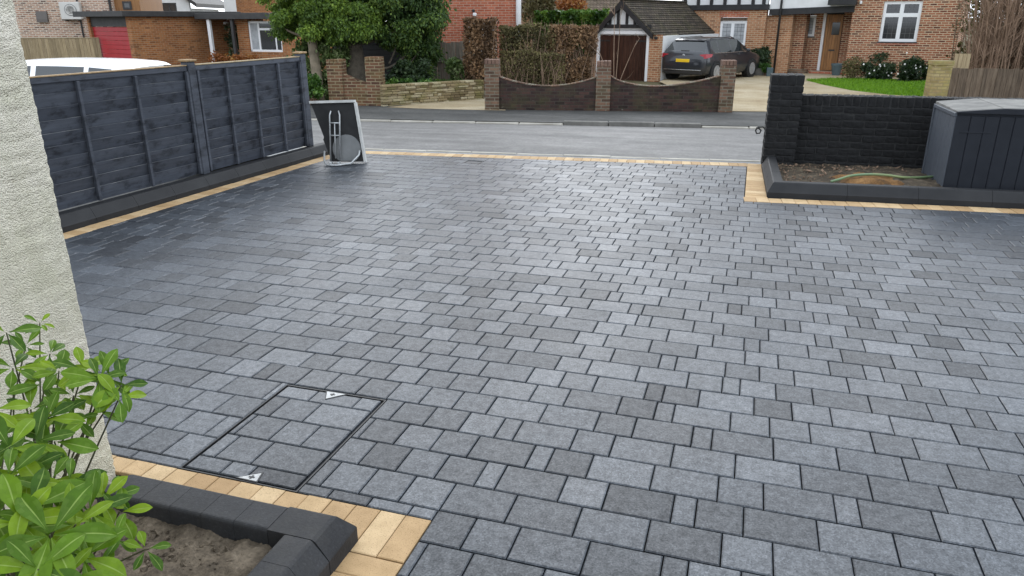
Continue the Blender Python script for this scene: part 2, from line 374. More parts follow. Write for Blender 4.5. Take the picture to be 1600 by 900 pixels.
MAT['br_brown'] = brickm('brown_garden_brick', [(.060, .030, .022), (.13, .060, .037), (.18, .088, .050), (.09, .044, .030)], (.27, .215, .135), msize=.011, moss=(.15, .12, .042))
MAT['br_yellow'] = brickm('lichen_pier_brick', [(.22, .17, .075), (.32, .25, .11), (.38, .31, .16), (.27, .19, .09)], (.25, .20, .11), msize=.012, moss=(.24, .24, .06))
MAT['white'] = M2('white_render', (.66, .66, .65), (.78, .78, .77), 2, .8, .15, 30)
MAT['upvc'] = M1('white_window_frame', (.80, .80, .80), .35)
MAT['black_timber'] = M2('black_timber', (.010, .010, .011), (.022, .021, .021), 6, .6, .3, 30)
MAT['fascia'] = M2('dark_fascia', (.024, .023, .023), (.045, .043, .042), 5, .6)
MAT['red_door'] = M2('red_garage_paint', (.33, .012, .018), (.40, .018, .026), 3, .45)
MAT['glass'] = M1('dark_window_glass', (.022, .024, .026), .06, .8)
MAT['curtain'] = M2('net_curtain', (.30, .31, .32), (.44, .45, .46), 9, .9)
MAT['lead'] = M1('lead_strip', (.10, .10, .10), .6)
def roofm(name, cs):
    return brickm(name, cs, (.02, .018, .015), .2, .11, .9, .012, .7, moss=(.075, .07, .03))
MAT['tile'] = roofm('mossy_roof_tile', [(.055, .045, .036), (.085, .068, .052), (.115, .092, .07), (.07, .056, .044)])
MAT['tile2'] = roofm('far_roof_tile', [(.14, .105, .08), (.18, .135, .10), (.21, .16, .12), (.16, .12, .09)])
MAT['car_grey'] = NT('grey_car_paint').fin((.017, .020, .026), .30, None, .5, .0); MAT['car_grey'].node_tree.nodes['Principled BSDF'].inputs['Coat Weight'].default_value = .6
MAT['car_white'] = NT('white_car_paint').fin((.82, .82, .82), .3, None, .5); MAT['car_white'].node_tree.nodes['Principled BSDF'].inputs['Coat Weight'].default_value = .5
MAT['tyre'] = M1('tyre_rubber', (.012, .012, .012), .8)
MAT['rim'] = M1('alloy_rim', (.50, .50, .50), .35, .5, .6)
MAT['lamp'] = M1('red_tail_lamp', (.33, .015, .025), .2)
MAT['chrome'] = M1('bright_trim', (.62, .62, .62), .25, .5, .8)
MAT['plate_y'] = M2('yellow_plate', (.75, .48, .01), (.80, .53, .02), 5, .5)
MAT['plate_txt'] = M1('plate_black', (.02, .015, .005), .6)
MAT['carglass'] = M1('car_glass', (.02, .024, .026), .05, 1.0)
MAT['metal_dk'] = M1('dark_metal', (.02, .02, .02), .5)
MAT['ac'] = M2('ac_casing', (.55, .53, .49), (.63, .61, .57), 4, .6)
MAT['ac_dark'] = M1('ac_fan_dark', (.10, .105, .11), .5)
MAT['vent'] = M1('brown_grey_vent', (.12, .105, .095), .7)
MAT['pot_blue'] = M2('slate_blue_pot', (.055, .085, .095), (.085, .12, .13), 5, .6)
def leafm(name, lo, mid, hi, rough=.5, trans=.25, vein=False):
    k = NT(name)
    if vein: rnd = k.n('ShaderNodeObjectInfo').outputs['Random']
    else:
        a = k.n('ShaderNodeAttribute'); a.attribute_name = 'tone'; rnd = a.outputs['Fac']
    col = k.ramp(rnd, [(0, lo), (.55, mid), (1, hi)])
    if vein:
        a = k.n('ShaderNodeAttribute'); a.attribute_name = 'tone'
        col = k.mix(k.math('MULTIPLY', a.outputs['Fac'], .6), col, (.30, .40, .10))
        geo = k.n('ShaderNodeNewGeometry').outputs['Position']
        col = k.mix(1.0, col, k.ramp(k.noise(geo, 55, 4), [(.3, (.85,)*3), (.7, (1.15,)*3)]), 'MULTIPLY')
    k.fin(col, rough, None, .22 if vein else .4)
    tr = k.n('ShaderNodeBsdfTranslucent'); k.l(col, tr.inputs[0]); mx = k.n('ShaderNodeMixShader'); mx.inputs[0].default_value = trans
    k.l(k.b.outputs[0], mx.inputs[1]); k.l(tr.outputs[0], mx.inputs[2]); k.l(mx.outputs[0], k.t.nodes['Material Output'].inputs[0])
    return k.m
MAT['choisya'] = leafm('glossy_green_leaf', (.034, .088, .003), (.088, .178, .005), (.20, .305, .009), .42, .22, True)
MAT['lf_cypress'] = leafm('cypress_spray', (.010, .026, .009), (.055, .108, .020), (.18, .25, .035), .6)
MAT['lf_bright'] = leafm('bright_evergreen_leaf', (.022, .050, .008), (.105, .18, .020), (.27, .37, .045), .6)
MAT['lf_beech'] = leafm('brown_beech_leaf', (.060, .034, .016), (.175, .100, .048), (.36, .22, .115), .7, .15)
MAT['lf_twig'] = leafm('olive_twig_leaf', (.048, .042, .016), (.115, .10, .036), (.22, .18, .075), .8, .1)
MAT['lf_laurel'] = leafm('laurel_leaf', (.022, .060, .010), (.065, .15, .022), (.19, .31, .05), .4)
MAT['lf_dark'] = leafm('dark_shrub_leaf', (.012, .025, .010), (.032, .058, .020), (.075, .11, .04), .5)
MAT['lf_var'] = leafm('variegated_leaf', (.045, .085, .020), (.13, .19, .055), (.36, .40, .20), .5)
MAT['lf_grass'] = leafm('grass_blade', (.085, .20, .008), (.155, .31, .012), (.23, .40, .02), .6)
MAT['lf_orange'] = leafm('orange_autumn_leaf', (.16, .045, .015), (.32, .12, .03), (.42, .24, .06), .6)
MAT['petal'] = M1('white_petal', (.75, .72, .68), .7)
MAT['bark'] = M2('tree_bark', (.045, .036, .026), (.10, .082, .058), 7, .9, .8, 22, .03)
MAT['bark_pale'] = M2('pale_mossy_bark', (.14, .115, .075), (.26, .21, .15), 6, .9, .6, 26, .02)
MAT['stem_bare'] = M2('bare_twig', (.14, .088, .055), (.30, .20, .135), 3, .85)
MAT['stem_green'] = M2('green_stem', (.035, .040, .014), (.075, .075, .028), 12, .8)
MAT['stone'] = None
def stonem():
    k = NT('garden_stone'); v = k.coord('Object'); rnd = k.n('ShaderNodeObjectInfo').outputs['Random']
    a = k.n('ShaderNodeAttribute'); a.attribute_name = 'tone'
    col = k.ramp(a.outputs['Fac'], [(0, (.12, .09, .05)), (.5, (.26, .20, .11)), (1, (.42, .36, .24))])
    col = k.mix(k.math('MULTIPLY', k.ramp(k.noise(v, 3, 6, .7), [(.45, (0,)*3), (.7, (1,)*3)]), .55), col, (.16, .165, .04))
    return k.fin(col, .9, k.bump(k.noise(v, 30, 5), .6, .02), .2)
MAT['stone'] = stonem()

# ================================================================== GROUND, ROAD, FAR SURFACES
def sheet(name, pts, mat, kind='structure', label=None):
    mb = MB(); mb.add(pts, [tuple(range(len(pts)))]); return single(name, mb, mat, label, None, kind=kind)
ZF = -.45                                                   # level of the far side of the street
sheet('ground', [(-400, -200, -.72), (400, -200, -.72), (400, 600, -.72), (-400, 600, -.72)], MAT['earth'])
near_l = lambda u, off=0.: 8.455 + .108*(u+4.585) + off      # street edge of the drive
far_l = lambda u, off=0.: 14.42 + .143*(u+7.4) + off         # far kerb
def strip_sheet(name, f0, z0, f1, z1, mat, u0=-60, u1=60, n=24):
    mb = MB(); vs = []; fs = []
    for i in range(n+1):
        u = u0 + (u1-u0)*i/n; vs += [(u, f0(u), z0), (u, f1(u), z1)]
    for i in range(n): fs.append((2*i, 2*i+2, 2*i+3, 2*i+1))
    mb.add(vs, fs); return single(name, mb, mat, None, None, kind='structure')
mb = MB(); vs = []; fs = []                                  # cambered road
prof = [(0, -.055), (.12, -.075), (.3, -.12), (.5, -.19), (.75, -.32), (1, -.475)]
for i in range(25):
    u = -60 + 5*i
    for t, z in prof:
        vs.append((u, near_l(u, .42)*(1-t) + far_l(u, .02)*t, z))
for i in range(24):
    for j in range(5): a = i*6+j; fs.append((a, a+6, a+7, a+1))
mb.add(vs, fs); single('road', mb, MAT['road'], None, None, kind='structure', smooth=True)
strip_sheet('crossover', lambda u: near_l(u, -.3), -.055, lambda u: near_l(u, .44), -.051, MAT['strip'])
strip_sheet('far_pavement', lambda u: far_l(u, .10), ZF+.02, lambda u: far_l(u, 3.6) + .02*u, ZF+.02, MAT['pavement'])
# far kerb stones: pale flush ones at the dropped kerbs, dark raised ones between
W = Fr((-6, 16.8), 11)                                       # line of the boundary walls across the street
kd = math.degrees(math.atan(.143)); KF = Fr((-7.4, 14.42), kd)
kroot = thing('kerb', 'line of kerb stones along the far side of the road', 'kerb', KF, 0, 0, ZF-.05)
for i in range(-8, 24):
    a0 = i*.92 + .15; P = KF.w(a0+.45, 0)
    raised = -3.9 < P.x < -1.1
    m = MB(); m.box(a0, a0+.905, 0, .125, ZF-.05, ZF+(.065 if raised else .012)+random.uniform(-.006, .006), .012)
    part('kerb_stone', m, MAT['kerb_dark' if raised else 'kerbstone'], kroot)

NK = Fr((-4.585, 8.455+.42), math.degrees(math.atan(.108)))
nk = thing('edging_kerb', 'thin line of flush pale edging stones along the near side of the road', 'kerb', NK, 0, 0, -.09)
for i in range(-14, 16):
    m = MB(); m.box(i*.6+.004, i*.6+.596, -.03, .04, -.09, -.043+random.uniform(-.004, .004), .006); part('edging_stone', m, MAT['kerbstone'], nk)
# gardens and drives across the street
def flat(name, px, z, mat, dz=0):
    pts = [at_z(x, y, z) for x, y in px]; pts = [(p.x, p.y, z+dz) for p in pts]
    return sheet(name, pts, mat)
mb = MB(); mb.add([W.w(-40, .3, ZF-.02), W.w(40, .3, ZF-.02), W.w(40, 60, ZF-.10), W.w(-40, 60, ZF-.10)], [(0, 1, 2, 3)])
single('garden_ground', mb, MAT['earth'], None, None, kind='structure')
zg = ZF+.03; gp = [W.w(5.6, .12, zg), W.w(18, .12, zg), W.w(21, 15.8, zg)]+[Vector((*at_z(x, y, zg).xy, zg)) for x, y in ((1082, 108), (1046, 120), (1030, 127.5), (1060, 140), (1118, 168))]
mb = MB(); mb.add([tuple(p) for p in gp], [tuple(range(len(gp)))])
single('gravel_drive', mb, MAT['gravel'], None, None, kind='structure')
pp_ = [at_z(x, y, ZF+.026) for x, y in ((604, 167.5), (650, 162.5), (700, 156), (757, 151), (790, 151), (790, 172.5), (757, 172), (690, 170.5), (640, 169))]
mb = MB(); mb.add([(p.x, p.y, ZF+.026) for p in pp_], [tuple(range(9))[::-1]])
single('gravel_driveway', mb, MAT['gravel'], None, None, kind='structure')
# lawn: a sheet and its blades
LZ = ZF+.034
lawn_px = [(1258, 125), (1300, 122.5), (1380, 124), (1452, 127), (1520, 132), (1560, 150), (1452, 151), (1390, 148), (1330, 141), (1285, 132)]
lp = [at_z(x, y, LZ) for x, y in lawn_px]
sheet('lawn', [(p.x, p.y, LZ) for p in lp], MAT['lawn'])
def inpoly(x, y, P):
    c = False; j = len(P)-1
    for i in range(len(P)):
        if (P[i].y > y) != (P[j].y > y) and x < (P[j].x-P[i].x)*(y-P[i].y)/(P[j].y-P[i].y)+P[i].x: c = not c
        j = i
    return c
mb = MB(); xs = [p.x for p in lp]; ys = [p.y for p in lp]; n = 0
while n < 14000:
    x = random.uniform(min(xs), max(xs)); y = random.uniform(min(ys), max(ys))
    if not inpoly(x, y, lp): continue
    a = random.uniform(0, 6.28); h = random.uniform(.03, .075); wd = .012
    dx, dy = math.cos(a)*wd, math.sin(a)*wd; lx, ly = random.gauss(0, .02), random.gauss(0, .02)
    mb.add([(x-dx, y-dy, LZ), (x+dx, y+dy, LZ), (x+lx, y+ly, LZ+h)], [(0, 1, 2)], random.random()); n += 1
single('lawn_grass', mb, MAT['lf_grass'], 'short bright green grass of the lawn across the street', 'grass', kind='stuff')

# ================================================================== THE DRIVE
def clip(poly, nx, ny, c):                                   # keep nx*x+ny*y <= c
    out = []
    for i in range(len(poly)):
        p, q = poly[i], poly[(i+1) % len(poly)]; dp = nx*p[0]+ny*p[1]-c; dq = nx*q[0]+ny*q[1]-c
        if dp <= 0: out.append(p)
        if dp*dq < 0: t = dp/(dp-dq); out.append((p[0]+(q[0]-p[0])*t, p[1]+(q[1]-p[1])*t))
    return out
def area(p): return .5*sum(p[i][0]*p[(i+1) % len(p)][1]-p[(i+1) % len(p)][0]*p[i][1] for i in range(len(p)))
def inset(poly, d):
    n = len(poly); out = []
    for i in range(n):
        p0, p1, p2 = Vector(poly[i-1]), Vector(poly[i]), Vector(poly[(i+1) % n])
        e1 = (p1-p0).normalized(); e2 = (p2-p1).normalized(); n1 = Vector((-e1.y, e1.x)); n2 = Vector((-e2.y, e2.x))
        k = 1+n1.dot(n2); m = (n1+n2)/max(k, .35); out.append(tuple(p1+m*d))
    return out
def clean(p, e=.002):
    o = []
    for q in p:
        if not o or math.hypot(q[0]-o[-1][0], q[1]-o[-1][1]) > e: o.append(q)
    if len(o) > 1 and math.hypot(o[0][0]-o[-1][0], o[0][1]-o[-1][1]) <= e: o.pop()
    return o
def block(mb, poly, gap=.0023, ch=.0042, z=0., depth=.03, tone=None, tilt=(0, 0)):
    poly = clean(poly)
    if len(poly) < 3 or area(poly) < .0005: return False
    o = inset(poly, gap); t = inset(poly, gap+ch)
    if area(o) < .0003 or area(t) < .0002: return False
    n = len(poly); cx = sum(p[0] for p in poly)/n; cy = sum(p[1] for p in poly)/n
    zz = lambda p: z + (p[0]-cx)*tilt[0] + (p[1]-cy)*tilt[1]
    vs = [(p[0], p[1], zz(p)) for p in t] + [(p[0], p[1], zz(p)-ch*.8) for p in o] + [(p[0], p[1], z-depth) for p in o]
    fs = [tuple(range(n))]
    for i in range(n):
        j = (i+1) % n; fs += [(n+i, n+j, j, i), (2*n+i, 2*n+j, n+j, n+i)]
    mb.add(vs, fs, tone); return True

V0, SP = 7.055, .165
BED = (-.878, 1.884)                                         # corner of the near bed's edging
MH = (-1.902, -1.398, 1.886, 2.592)                          # recessed cover
def drive_cuts(rect):
    """rectangular paver -> pieces inside the paved area, outside cover and beds"""
    rs = [rect]
    def minus(rs, h):
        out = []
        for (a, b, c, d) in rs:
            if b <= h[0] or a >= h[1] or d <= h[2] or c >= h[3]: out.append((a, b, c, d)); continue
            if a < h[0]: out.append((a, h[0], c, d))
            if b > h[1]: out.append((h[1], b, c, d))
            m0, m1 = max(a, h[0]), min(b, h[1])
            if c < h[2]: out.append((m0, m1, c, h[2]))
            if d > h[3]: out.append((m0, m1, h[3], d))
        return out
    rs = minus(rs, (-9, BED[0], -9, BED[1])); rs = minus(rs, MH)
    rs = minus(rs, (-3.13, -2.93, 8.02, 8.19))
    polys = []
    for (a, b, c, d) in rs:
        if b-a < .018 or d-c < .018: continue
        parts = [(a, b)] if (b <= .034 or a >= .034 or d < 6.96) else [(a, .034), (.034, b)]
        for (a2, b2) in parts:
            q = [(a2, c), (b2, c), (b2, d), (a2, d)]
            if a2 >= .033 or (b2 > .05 and d < 6.96): q = clip(q, -.093, 1, 6.971-.093*.036)
            else: q = clip(q, -.108, 1, 8.455-.195+.108*4.585)
            if len(q) >= 3: q = clip(q, -1, .037, 4.905+.037*4.2)
            if len(q) >= 3 and area(q) > .0006: polys.append(q)
    return polys
drive = MB(); drive.add([(-4.98, 1.79, -.015), (-2.2, 1.79, -.015), (-2.07, 1.6, -.015), (-.9, 1.6, -.015), (-.9, -1.5, -.015), (4.5, -1.5, -.015), (4.5, 7.45, -.015), (.2, 7.1, -.015), (.2, 8.93, -.015), (-4.86, 8.4, -.015)], [tuple(range(10))[::-1]])
drive = obj('driveway', drive.mesh('driveway', MAT['joint']), None, None, None, None, 'structure')
SIZES = (.2325, .155, .0775)
def px_of(x, y, z=0):
    d = Vector((x, y, z))-CAMP; c = d.dot(FWD)
    if c < .2: return None
    return 800+CAM_F*d.dot(RGT)/c, 450-CAM_F*d.dot(UPV)/c
pieces = []; prev = []
for n in range(-11, 52):
    v1 = V0-SP*n; v0 = v1-SP; x = -5.3-random.uniform(0, .23); joints = []; last = 0
    while x < 4.4:
        best = None
        for _ in range(7):
            k = random.choices((0, 1, 2), (.42, .44, .17))[0]
            if k == 2 and last == 2: continue
            if k == 0 and last == 0 and random.random() < .5: continue
            e = x+SIZES[k]; dist = min([abs(e-j) for j in prev] or [1])
            if best is None or dist > best[0]: best = (dist, k)
            if dist > .036: break
        k = best[1] if best else 1; last = k; e = x+SIZES[k]; joints.append(e)
        for q in drive_cuts((x, e, v0, v1)): pieces.append((q, k, (x, e, v0, v1)))
        x = e
    prev = joints
def vis_area(q):
    pp = [px_of(*p) for p in q]
    if any(p is None for p in pp): return -1
    cx = sum(p[0] for p in pp)/len(pp); cy = sum(p[1] for p in pp)/len(pp)
    if cx < 105+ (cy-365)*.19 or cx > 1600 or cy > 900 or cy < 0: return -1
    return abs(area(pp))
pieces.sort(key=lambda t: -vis_area(t[0]))
whole = {}
for k, wd in enumerate(SIZES):
    m = MB(); block(m, [(-wd/2, -SP/2), (wd/2, -SP/2), (wd/2, SP/2), (-wd/2, SP/2)]); whole[k] = m.mesh('paver', MAT['paver'])
rest = MB()
for i, (q, k, r) in enumerate(pieces):
    tl = (random.gauss(0, .0035), random.gauss(0, .0035)); dz = random.gauss(0, .0007)
    if i < 300:
        a, b, c, d = r
        if abs(area(q)-(b-a)*(d-c)) < 1e-6:
            o = obj('paver', whole[k], drive); o.location = ((a+b)/2, (c+d)/2, dz); o.rotation_euler = (tl[1], -tl[0], 0)
        else:
            cx = sum(p[0] for p in q)/len(q); cy = sum(p[1] for p in q)/len(q); m = MB()
            if block(m, [(p[0]-cx, p[1]-cy) for p in q]):
                o = obj('paver', m.mesh('paver', MAT['paver']), drive); o.location = (cx, cy, dz)
    else: block(rest, q, z=dz, tone=random.random(), tilt=tl)
obj('paving', rest.mesh('paving', MAT['paver_far']), drive, None, None, None, 'stuff')

# buff edging blocks
def edging(poly):
    cx = sum(p[0] for p in poly)/len(poly); cy = sum(p[1] for p in poly)/len(poly); m = MB()
    if area(poly) < 0: poly = poly[::-1]
    if block(m, [(p[0]-cx, p[1]-cy) for p in poly], gap=.0015, ch=.003):
        o = obj('edging_block', m.mesh('edging_block', MAT['buff']), drive); o.location = (cx, cy, random.gauss(.001, .0008))
        o.rotation_euler = (0, 0, random.gauss(0, .004))
def edging_row(A, B, depth, wd=.1, side=1):
    A, B = Vector(A), Vector(B); L = (B-A).length; e = (B-A)/L; nrm = Vector((-e.y, e.x))*side; n = max(1, round(L/wd))
    for i in range(n):
        p0 = A+e*(L*i/n); p1 = A+e*(L*(i+1)/n); edging([tuple(p0), tuple(p1), tuple(p1+nrm*depth), tuple(p0+nrm*depth)])
edging_row((-5.063, 4.18), (-4.915, 8.18), .16, .105, -1)                         # along the fence
edging_row((-4.90, near_l(-4.90)), (.030, near_l(.03)), .195, .105, -1)          # along the street
for i in range(18):                                                               # return beside the right-hand bed
    v = 7.152+i*.0993; k = -.029*(v-7.2); edging([(.036, v), (.24+k, v), (.24+k, v+.0993), (.036, v+.0993)])
edging_row((.036, 6.971), (4.3, 6.971+.093*4.264), .178, .112, 1)
for i in range(19):                                                               # near bed: soldiers, then flat ones down its side
    u1 = -.878-i*.0935; v_ = 1.665 if i < 12 else 1.795; edging([(u1-.0935, v_), (u1, v_), (u1, 1.882), (u1-.0935, 1.882)])
for i in range(14):
    v1 = 1.663-i*.0935; edging([(-1.075, v1-.0935), (-.878, v1-.0935), (-.878, v1), (-1.075, v1)])

# recessed inspection cover in the paving
mc = thing('manhole_cover', 'recessed paved inspection cover with dark metal edge beside the buff edging', 'manhole cover', loc=(MH[0], MH[2], -.03))
w_, d_ = MH[1]-MH[0], MH[3]-MH[2]
m = MB()
for (a, b, c, d) in ((0, w_, 0, .005), (0, w_, d_-.007, d_), (0, .004, .005, d_-.007), (w_-.006, w_, .005, d_-.007)): m.box(a, b, c, d, 0, .0285)
part('frame', m, MAT['steel_dark'], mc)
m = MB(); m.box(.008, w_-.010, .010, d_-.012, 0, .017); part('tray', m, MAT['steel_dark'], mc)
rows = [(d_-.02-.125, d_-.014, (.165, .33, .40, .49)), ]
yy = d_-.014; cuts = [(.165, .40, .482), (.13, .27, .482), (.05, .215, .36, .482), (.145, .30, .482), (.235, .482), (.155, .30, .482)]
hs_ = [.1, .15, .15, .15, .09, .04]
hs_ = [.098, .165, .165, .165, .086]
for h, cs in zip(hs_, [(.175, .39, .486), (.09, .25, .486), (.04, .20, .345, .486), (.075, .235, .486), (.165, .275, .486)]):
    x0 = .012
    for c in cs:
        q = [(x0, yy-h), (c, yy-h), (c, yy), (x0, yy)]
        mm = MB(); cx, cy = (x0+c)/2, yy-h/2
        if block(mm, [(p[0]-cx, p[1]-cy) for p in q], depth=.014):
            o = obj('paver', mm.mesh('paver', MAT['paver']), mc); o.location = (cx, cy, .0295+random.gauss(0, .0005))
        x0 = c
    yy -= h
for (tri, out) in (([(.215, d_-.012), (.305, d_-.012), (.245, d_-.072)], 0), ([(.250, .010), (.330, .010), (.318, .058)], 1)):
    m = MB(); cxy = (sum(p[0] for p in tri)/3, sum(p[1] for p in tri)/3)
    tri = tri if area(tri) > 0 else tri[::-1]
    big = inset(tri, -.005); m.prism(big, .020, .0312, 'z'); part('key_frame', m, MAT['steel_dark'], mc)
    m = MB(); m.prism(tri, .026, .0322, 'z'); kp = part('key_plate', m, MAT['plate_pale'], mc)
    m = MB(); m.box(cxy[0]-.012, cxy[0]+.012, cxy[1]-.004, cxy[1]+.004, .030, .0332); m.box(cxy[0]-.004, cxy[0]+.004, cxy[1]-.010, cxy[1]+.010, .030, .0335)
    part('key_slot', m, MAT['steel_dark'], mc, kp)
dr = thing('drain_cover', 'small dark framed cover set in the paving near the road', 'drain cover', loc=(-3.13, 8.02, -.03))
m = MB()
for (a, b, c, d) in ((0, .2, 0, .012), (0, .2, .158, .17), (0, .012, .012, .158), (.188, .2, .012, .158)): m.box(a, b, c, d, 0, .031)
part('frame', m, MAT['steel_dark'], dr)
m = MB(); m.box(.015, .185, .015, .155, 0, .0275); part('lid', m, MAT['paver'], dr)

# ================================================================== BEDS AND KERBS
def soil(name, pts_fn, nx, ny, mat, amp, sc, seed, label=None, clods=0):
    mb = MB(); vs = []; fs = []
    for j in range(ny+1):
        for i in range(nx+1):
            x, y, z = pts_fn(i/nx, j/ny); p = Vector((x*sc, y*sc, seed))
            z += amp*(mnoise.noise(p) + .55*mnoise.noise(p*2.7) + .35*abs(mnoise.noise(p*6.1)) + .22*mnoise.noise(p*13.7))
            vs.append((x, y, z))
    for j in range(ny):
        for i in range(nx): a = j*(nx+1)+i; fs.append((a, a+1, a+nx+2, a+nx+1))
    mb.add(vs, fs); return single(name, mb, mat, label, None, kind='structure', smooth=True)
soil('planting_soil', lambda s, t: (-2.10+s*.92, -.6+t*2.17, .056), 110, 240, MAT['soil'], .024, 7, 3.3)
# near bed: kerb blocks, rounded on top
def bull(y0, y1, h, r=.022, splay=None):
    """profile across the kerb (y), rounded on the y0 side, splayed to foot y1"""
    pr = [(y0, -.04)]
    for k in range(5): a = math.pi/2*k/4; pr.append((y0+r-r*math.cos(a), h-r+r*math.sin(a)))
    s = splay or .0
    pr += [(y1-s-.012, h), (y1-s-.003, h-.005), (y1-.004, h*.50), (y1, h*.44), (y1, -.04)]
    return pr[::-1]
HK = .12
nb = thing('bed_kerb', 'low charcoal block kerb round the soil bed beside the white wall', 'kerb', loc=(-2.07, 1.72, 0))
pr = bull(-.172, -.005, HK, .013, .045)
x = -1.868
for L in (.115, .118, .120, .122, .122):
    m = MB(); m.prism(pr, x+.0007, x+L-.0007, 'x'); m.v = [(X+2.07, Y, Z) for X, Y, Z in m.v]
    if x == -1.868: m.v = [(X+(.06*((Y+.172)/.167-1) if X < .22 else 0), Y, Z) for X, Y, Z in m.v]
    part('kerb_block', m, MAT['kerb'], nb); x += L
# corner block: square outer corner with the splay running round it
m = MB(); cx0 = x+.0015
x1 = -1.062; y1 = 1.72-.004; z1 = HK
rings = [[(cx0, 1.548, -.04), (x1, 1.548, -.04), (x1, y1, -.04), (cx0, y1, -.04)],
         [(cx0, 1.548, z1*.44), (x1, 1.548, z1*.44), (x1, y1, z1*.44), (cx0, y1, z1*.44)],
         [(cx0, 1.548, z1*.5), (x1-.004, 1.548, z1*.5), (x1-.004, y1-.004, z1*.5), (cx0, y1-.004, z1*.5)],
         [(cx0, 1.548, z1-.006), (x1-.042, 1.548, z1-.006), (x1-.042, y1-.042, z1-.006), (cx0, y1-.042, z1-.006)],
         [(cx0, 1.548, z1), (x1-.054, 1.548, z1), (x1-.054, y1-.054, z1), (cx0, y1-.054, z1)]]
vs = [(p[0]+2.07, p[1]-1.72, p[2]) for r in rings for p in r]
fs = [(16, 17, 18, 19)] + [(4*i+k, 4*i+(k+1) % 4, 4*i+4+(k+1) % 4, 4*i+4+k) for i in range(4) for k in range(4)]
m.add(vs, fs); part('kerb_block', m, MAT['kerb'], nb)
pr2 = bull(-1.212, -1.062, HK, .013, .045); pr2 = [(p[0]+2.07, p[1]) for p in pr2]
v = 1.5455
for i in range(12):
    m = MB(); m.prism([(p[0], p[1]) for p in pr2], v-.1193-1.72, v-.0007-1.72, 'y'); part('kerb_block', m, MAT['kerb'], nb); v -= .12

# right-hand bed
RB = Fr((.233, 7.207), math.degrees(math.atan(.0856)))
def splay(y0, top, h):                                       # y0 foot, rises inwards to y0+.045
    return [(y0, -.04), (y0, h*.34), (y0+.006, h*.4), (y0+.046, h-.008), (y0+.056, h), (y0+top, h), (y0+top, -.04)]
rb = thing('bed_kerb', 'smooth charcoal kerb round the bed in front of the black brick wall', 'kerb', RB, 0, 0, 0)
HR = .135
for i in range(8):
    a0 = .10 + i*.6 if i else .0; a1 = .10+(i+1)*.6
    m = MB(); m.prism(splay(0, .13, HR), a0+.0012, a1-.0012, 'x')
    if i == 0: m.v = [(X+(max(0, min(.056, Y)) if X < .01 else 0), Y, Z) for X, Y, Z in m.v]
    part('kerb_block', m, MAT['kerb_smooth'], rb)
for i in range(3):
    b0 = .0 if i == 0 else .12+i*.48-.0; b1 = .12+(i+1)*.48
    sh = -.045
    m = MB(); m.prism([(p[0]+0., p[1]) for p in splay(0, .135, HR)], b0+.0012, b1-.0012, 'y')
    if i == 0: m.v = [(X, Y+(max(0, min(.056, X)) if Y < .01 else 0)+.0006, Z-.0008) for X, Y, Z in m.v]
    m.v = [(X+.056*Y, Y, Z) for X, Y, Z in m.v]
    part('kerb_block', m, MAT['kerb_smooth'], rb)
def rbp(s, t):
    P = RB.w(.10+s*4.4, .10+t*1.72); hump = .06*math.exp(-((s-.27)/.10)**2-((t-.35)/.35)**2)
    return P.x, P.y, .045+hump
soil('bed_soil', rbp, 190, 60, MAT['mulch'], .022, 9, 8.1)
def rbo(s, t):
    P = RB.w(.52+s*1.15, .30+t*.62); ed = min(s, 1-s, t, 1-t); return P.x, P.y, .060+.06*math.exp(-((s-.45)/.3)**2) - .09*max(0, .22-ed)/.22
soil('sand_heap', rbo, 70, 40, MAT['soil_or'], .018, 12, 2.2)
# a few clods and stones on the beds
for nm, fn, N, lab in (('bed_rubble', lambda: RB.w(random.uniform(.15, 1.55), random.uniform(.18, 1.45), .068), 520, 'loose clods and twigs lying on the bed soil by the black wall'),
                  ('soil_clods', lambda: Vector((random.uniform(-2.0, -1.24), random.uniform(.95, 1.535), .058)), 900, 'loose clods lying on the soil of the near bed')):
    m = MB()
    for i in range(N):
        p = fn(); r = random.choice((.003, .004, .005, .006, .008, .010, .015)); q = Matrix.Rotation(random.uniform(0, 6), 3, Vector((random.random(), random.random(), random.random()+.01)).normalized())
        base = [(1, 0, 0), (-1, 0, 0), (0, 1, 0), (0, -1, 0), (0, 0, 1), (0, 0, -1)]
        sc = (random.uniform(.6, 1.6)*(2.4 if nm == 'bed_rubble' and i % 3 == 0 else 1), 1, random.uniform(.5, .9)); vv = [p+q @ Vector((b[0]*r*sc[0], b[1]*r*sc[1]*random.uniform(.7, 1.2), b[2]*r*sc[2])) for b in base]
        m.add(vv, [(0, 2, 4), (2, 1, 4), (1, 3, 4), (3, 0, 4), (2, 0, 5), (1, 2, 5), (3, 1, 5), (0, 3, 5)])
    single(nm, m, MAT['stem_bare' if nm == 'bed_rubble' else 'soil'], lab, 'rubble', kind='stuff')

# kerb under the fence
LF = Fr((-5.063, 4.18), math.degrees(math.atan2(4.0, .148)))   # along the fence, away from the house; b>0 is towards the neighbour
lk = thing('fence_kerb', 'charcoal splayed kerb running along the foot of the grey fence', 'kerb', LF, 0, 0, 0)
HL = .128
for i in range(10):
    a0 = -.45+i*.446
    m = MB(); m.prism(splay(0, .155, HL), a0+.0012, a0+.446-.0012, 'x'); part('kerb_block', m, MAT['kerb_smooth'], lk)

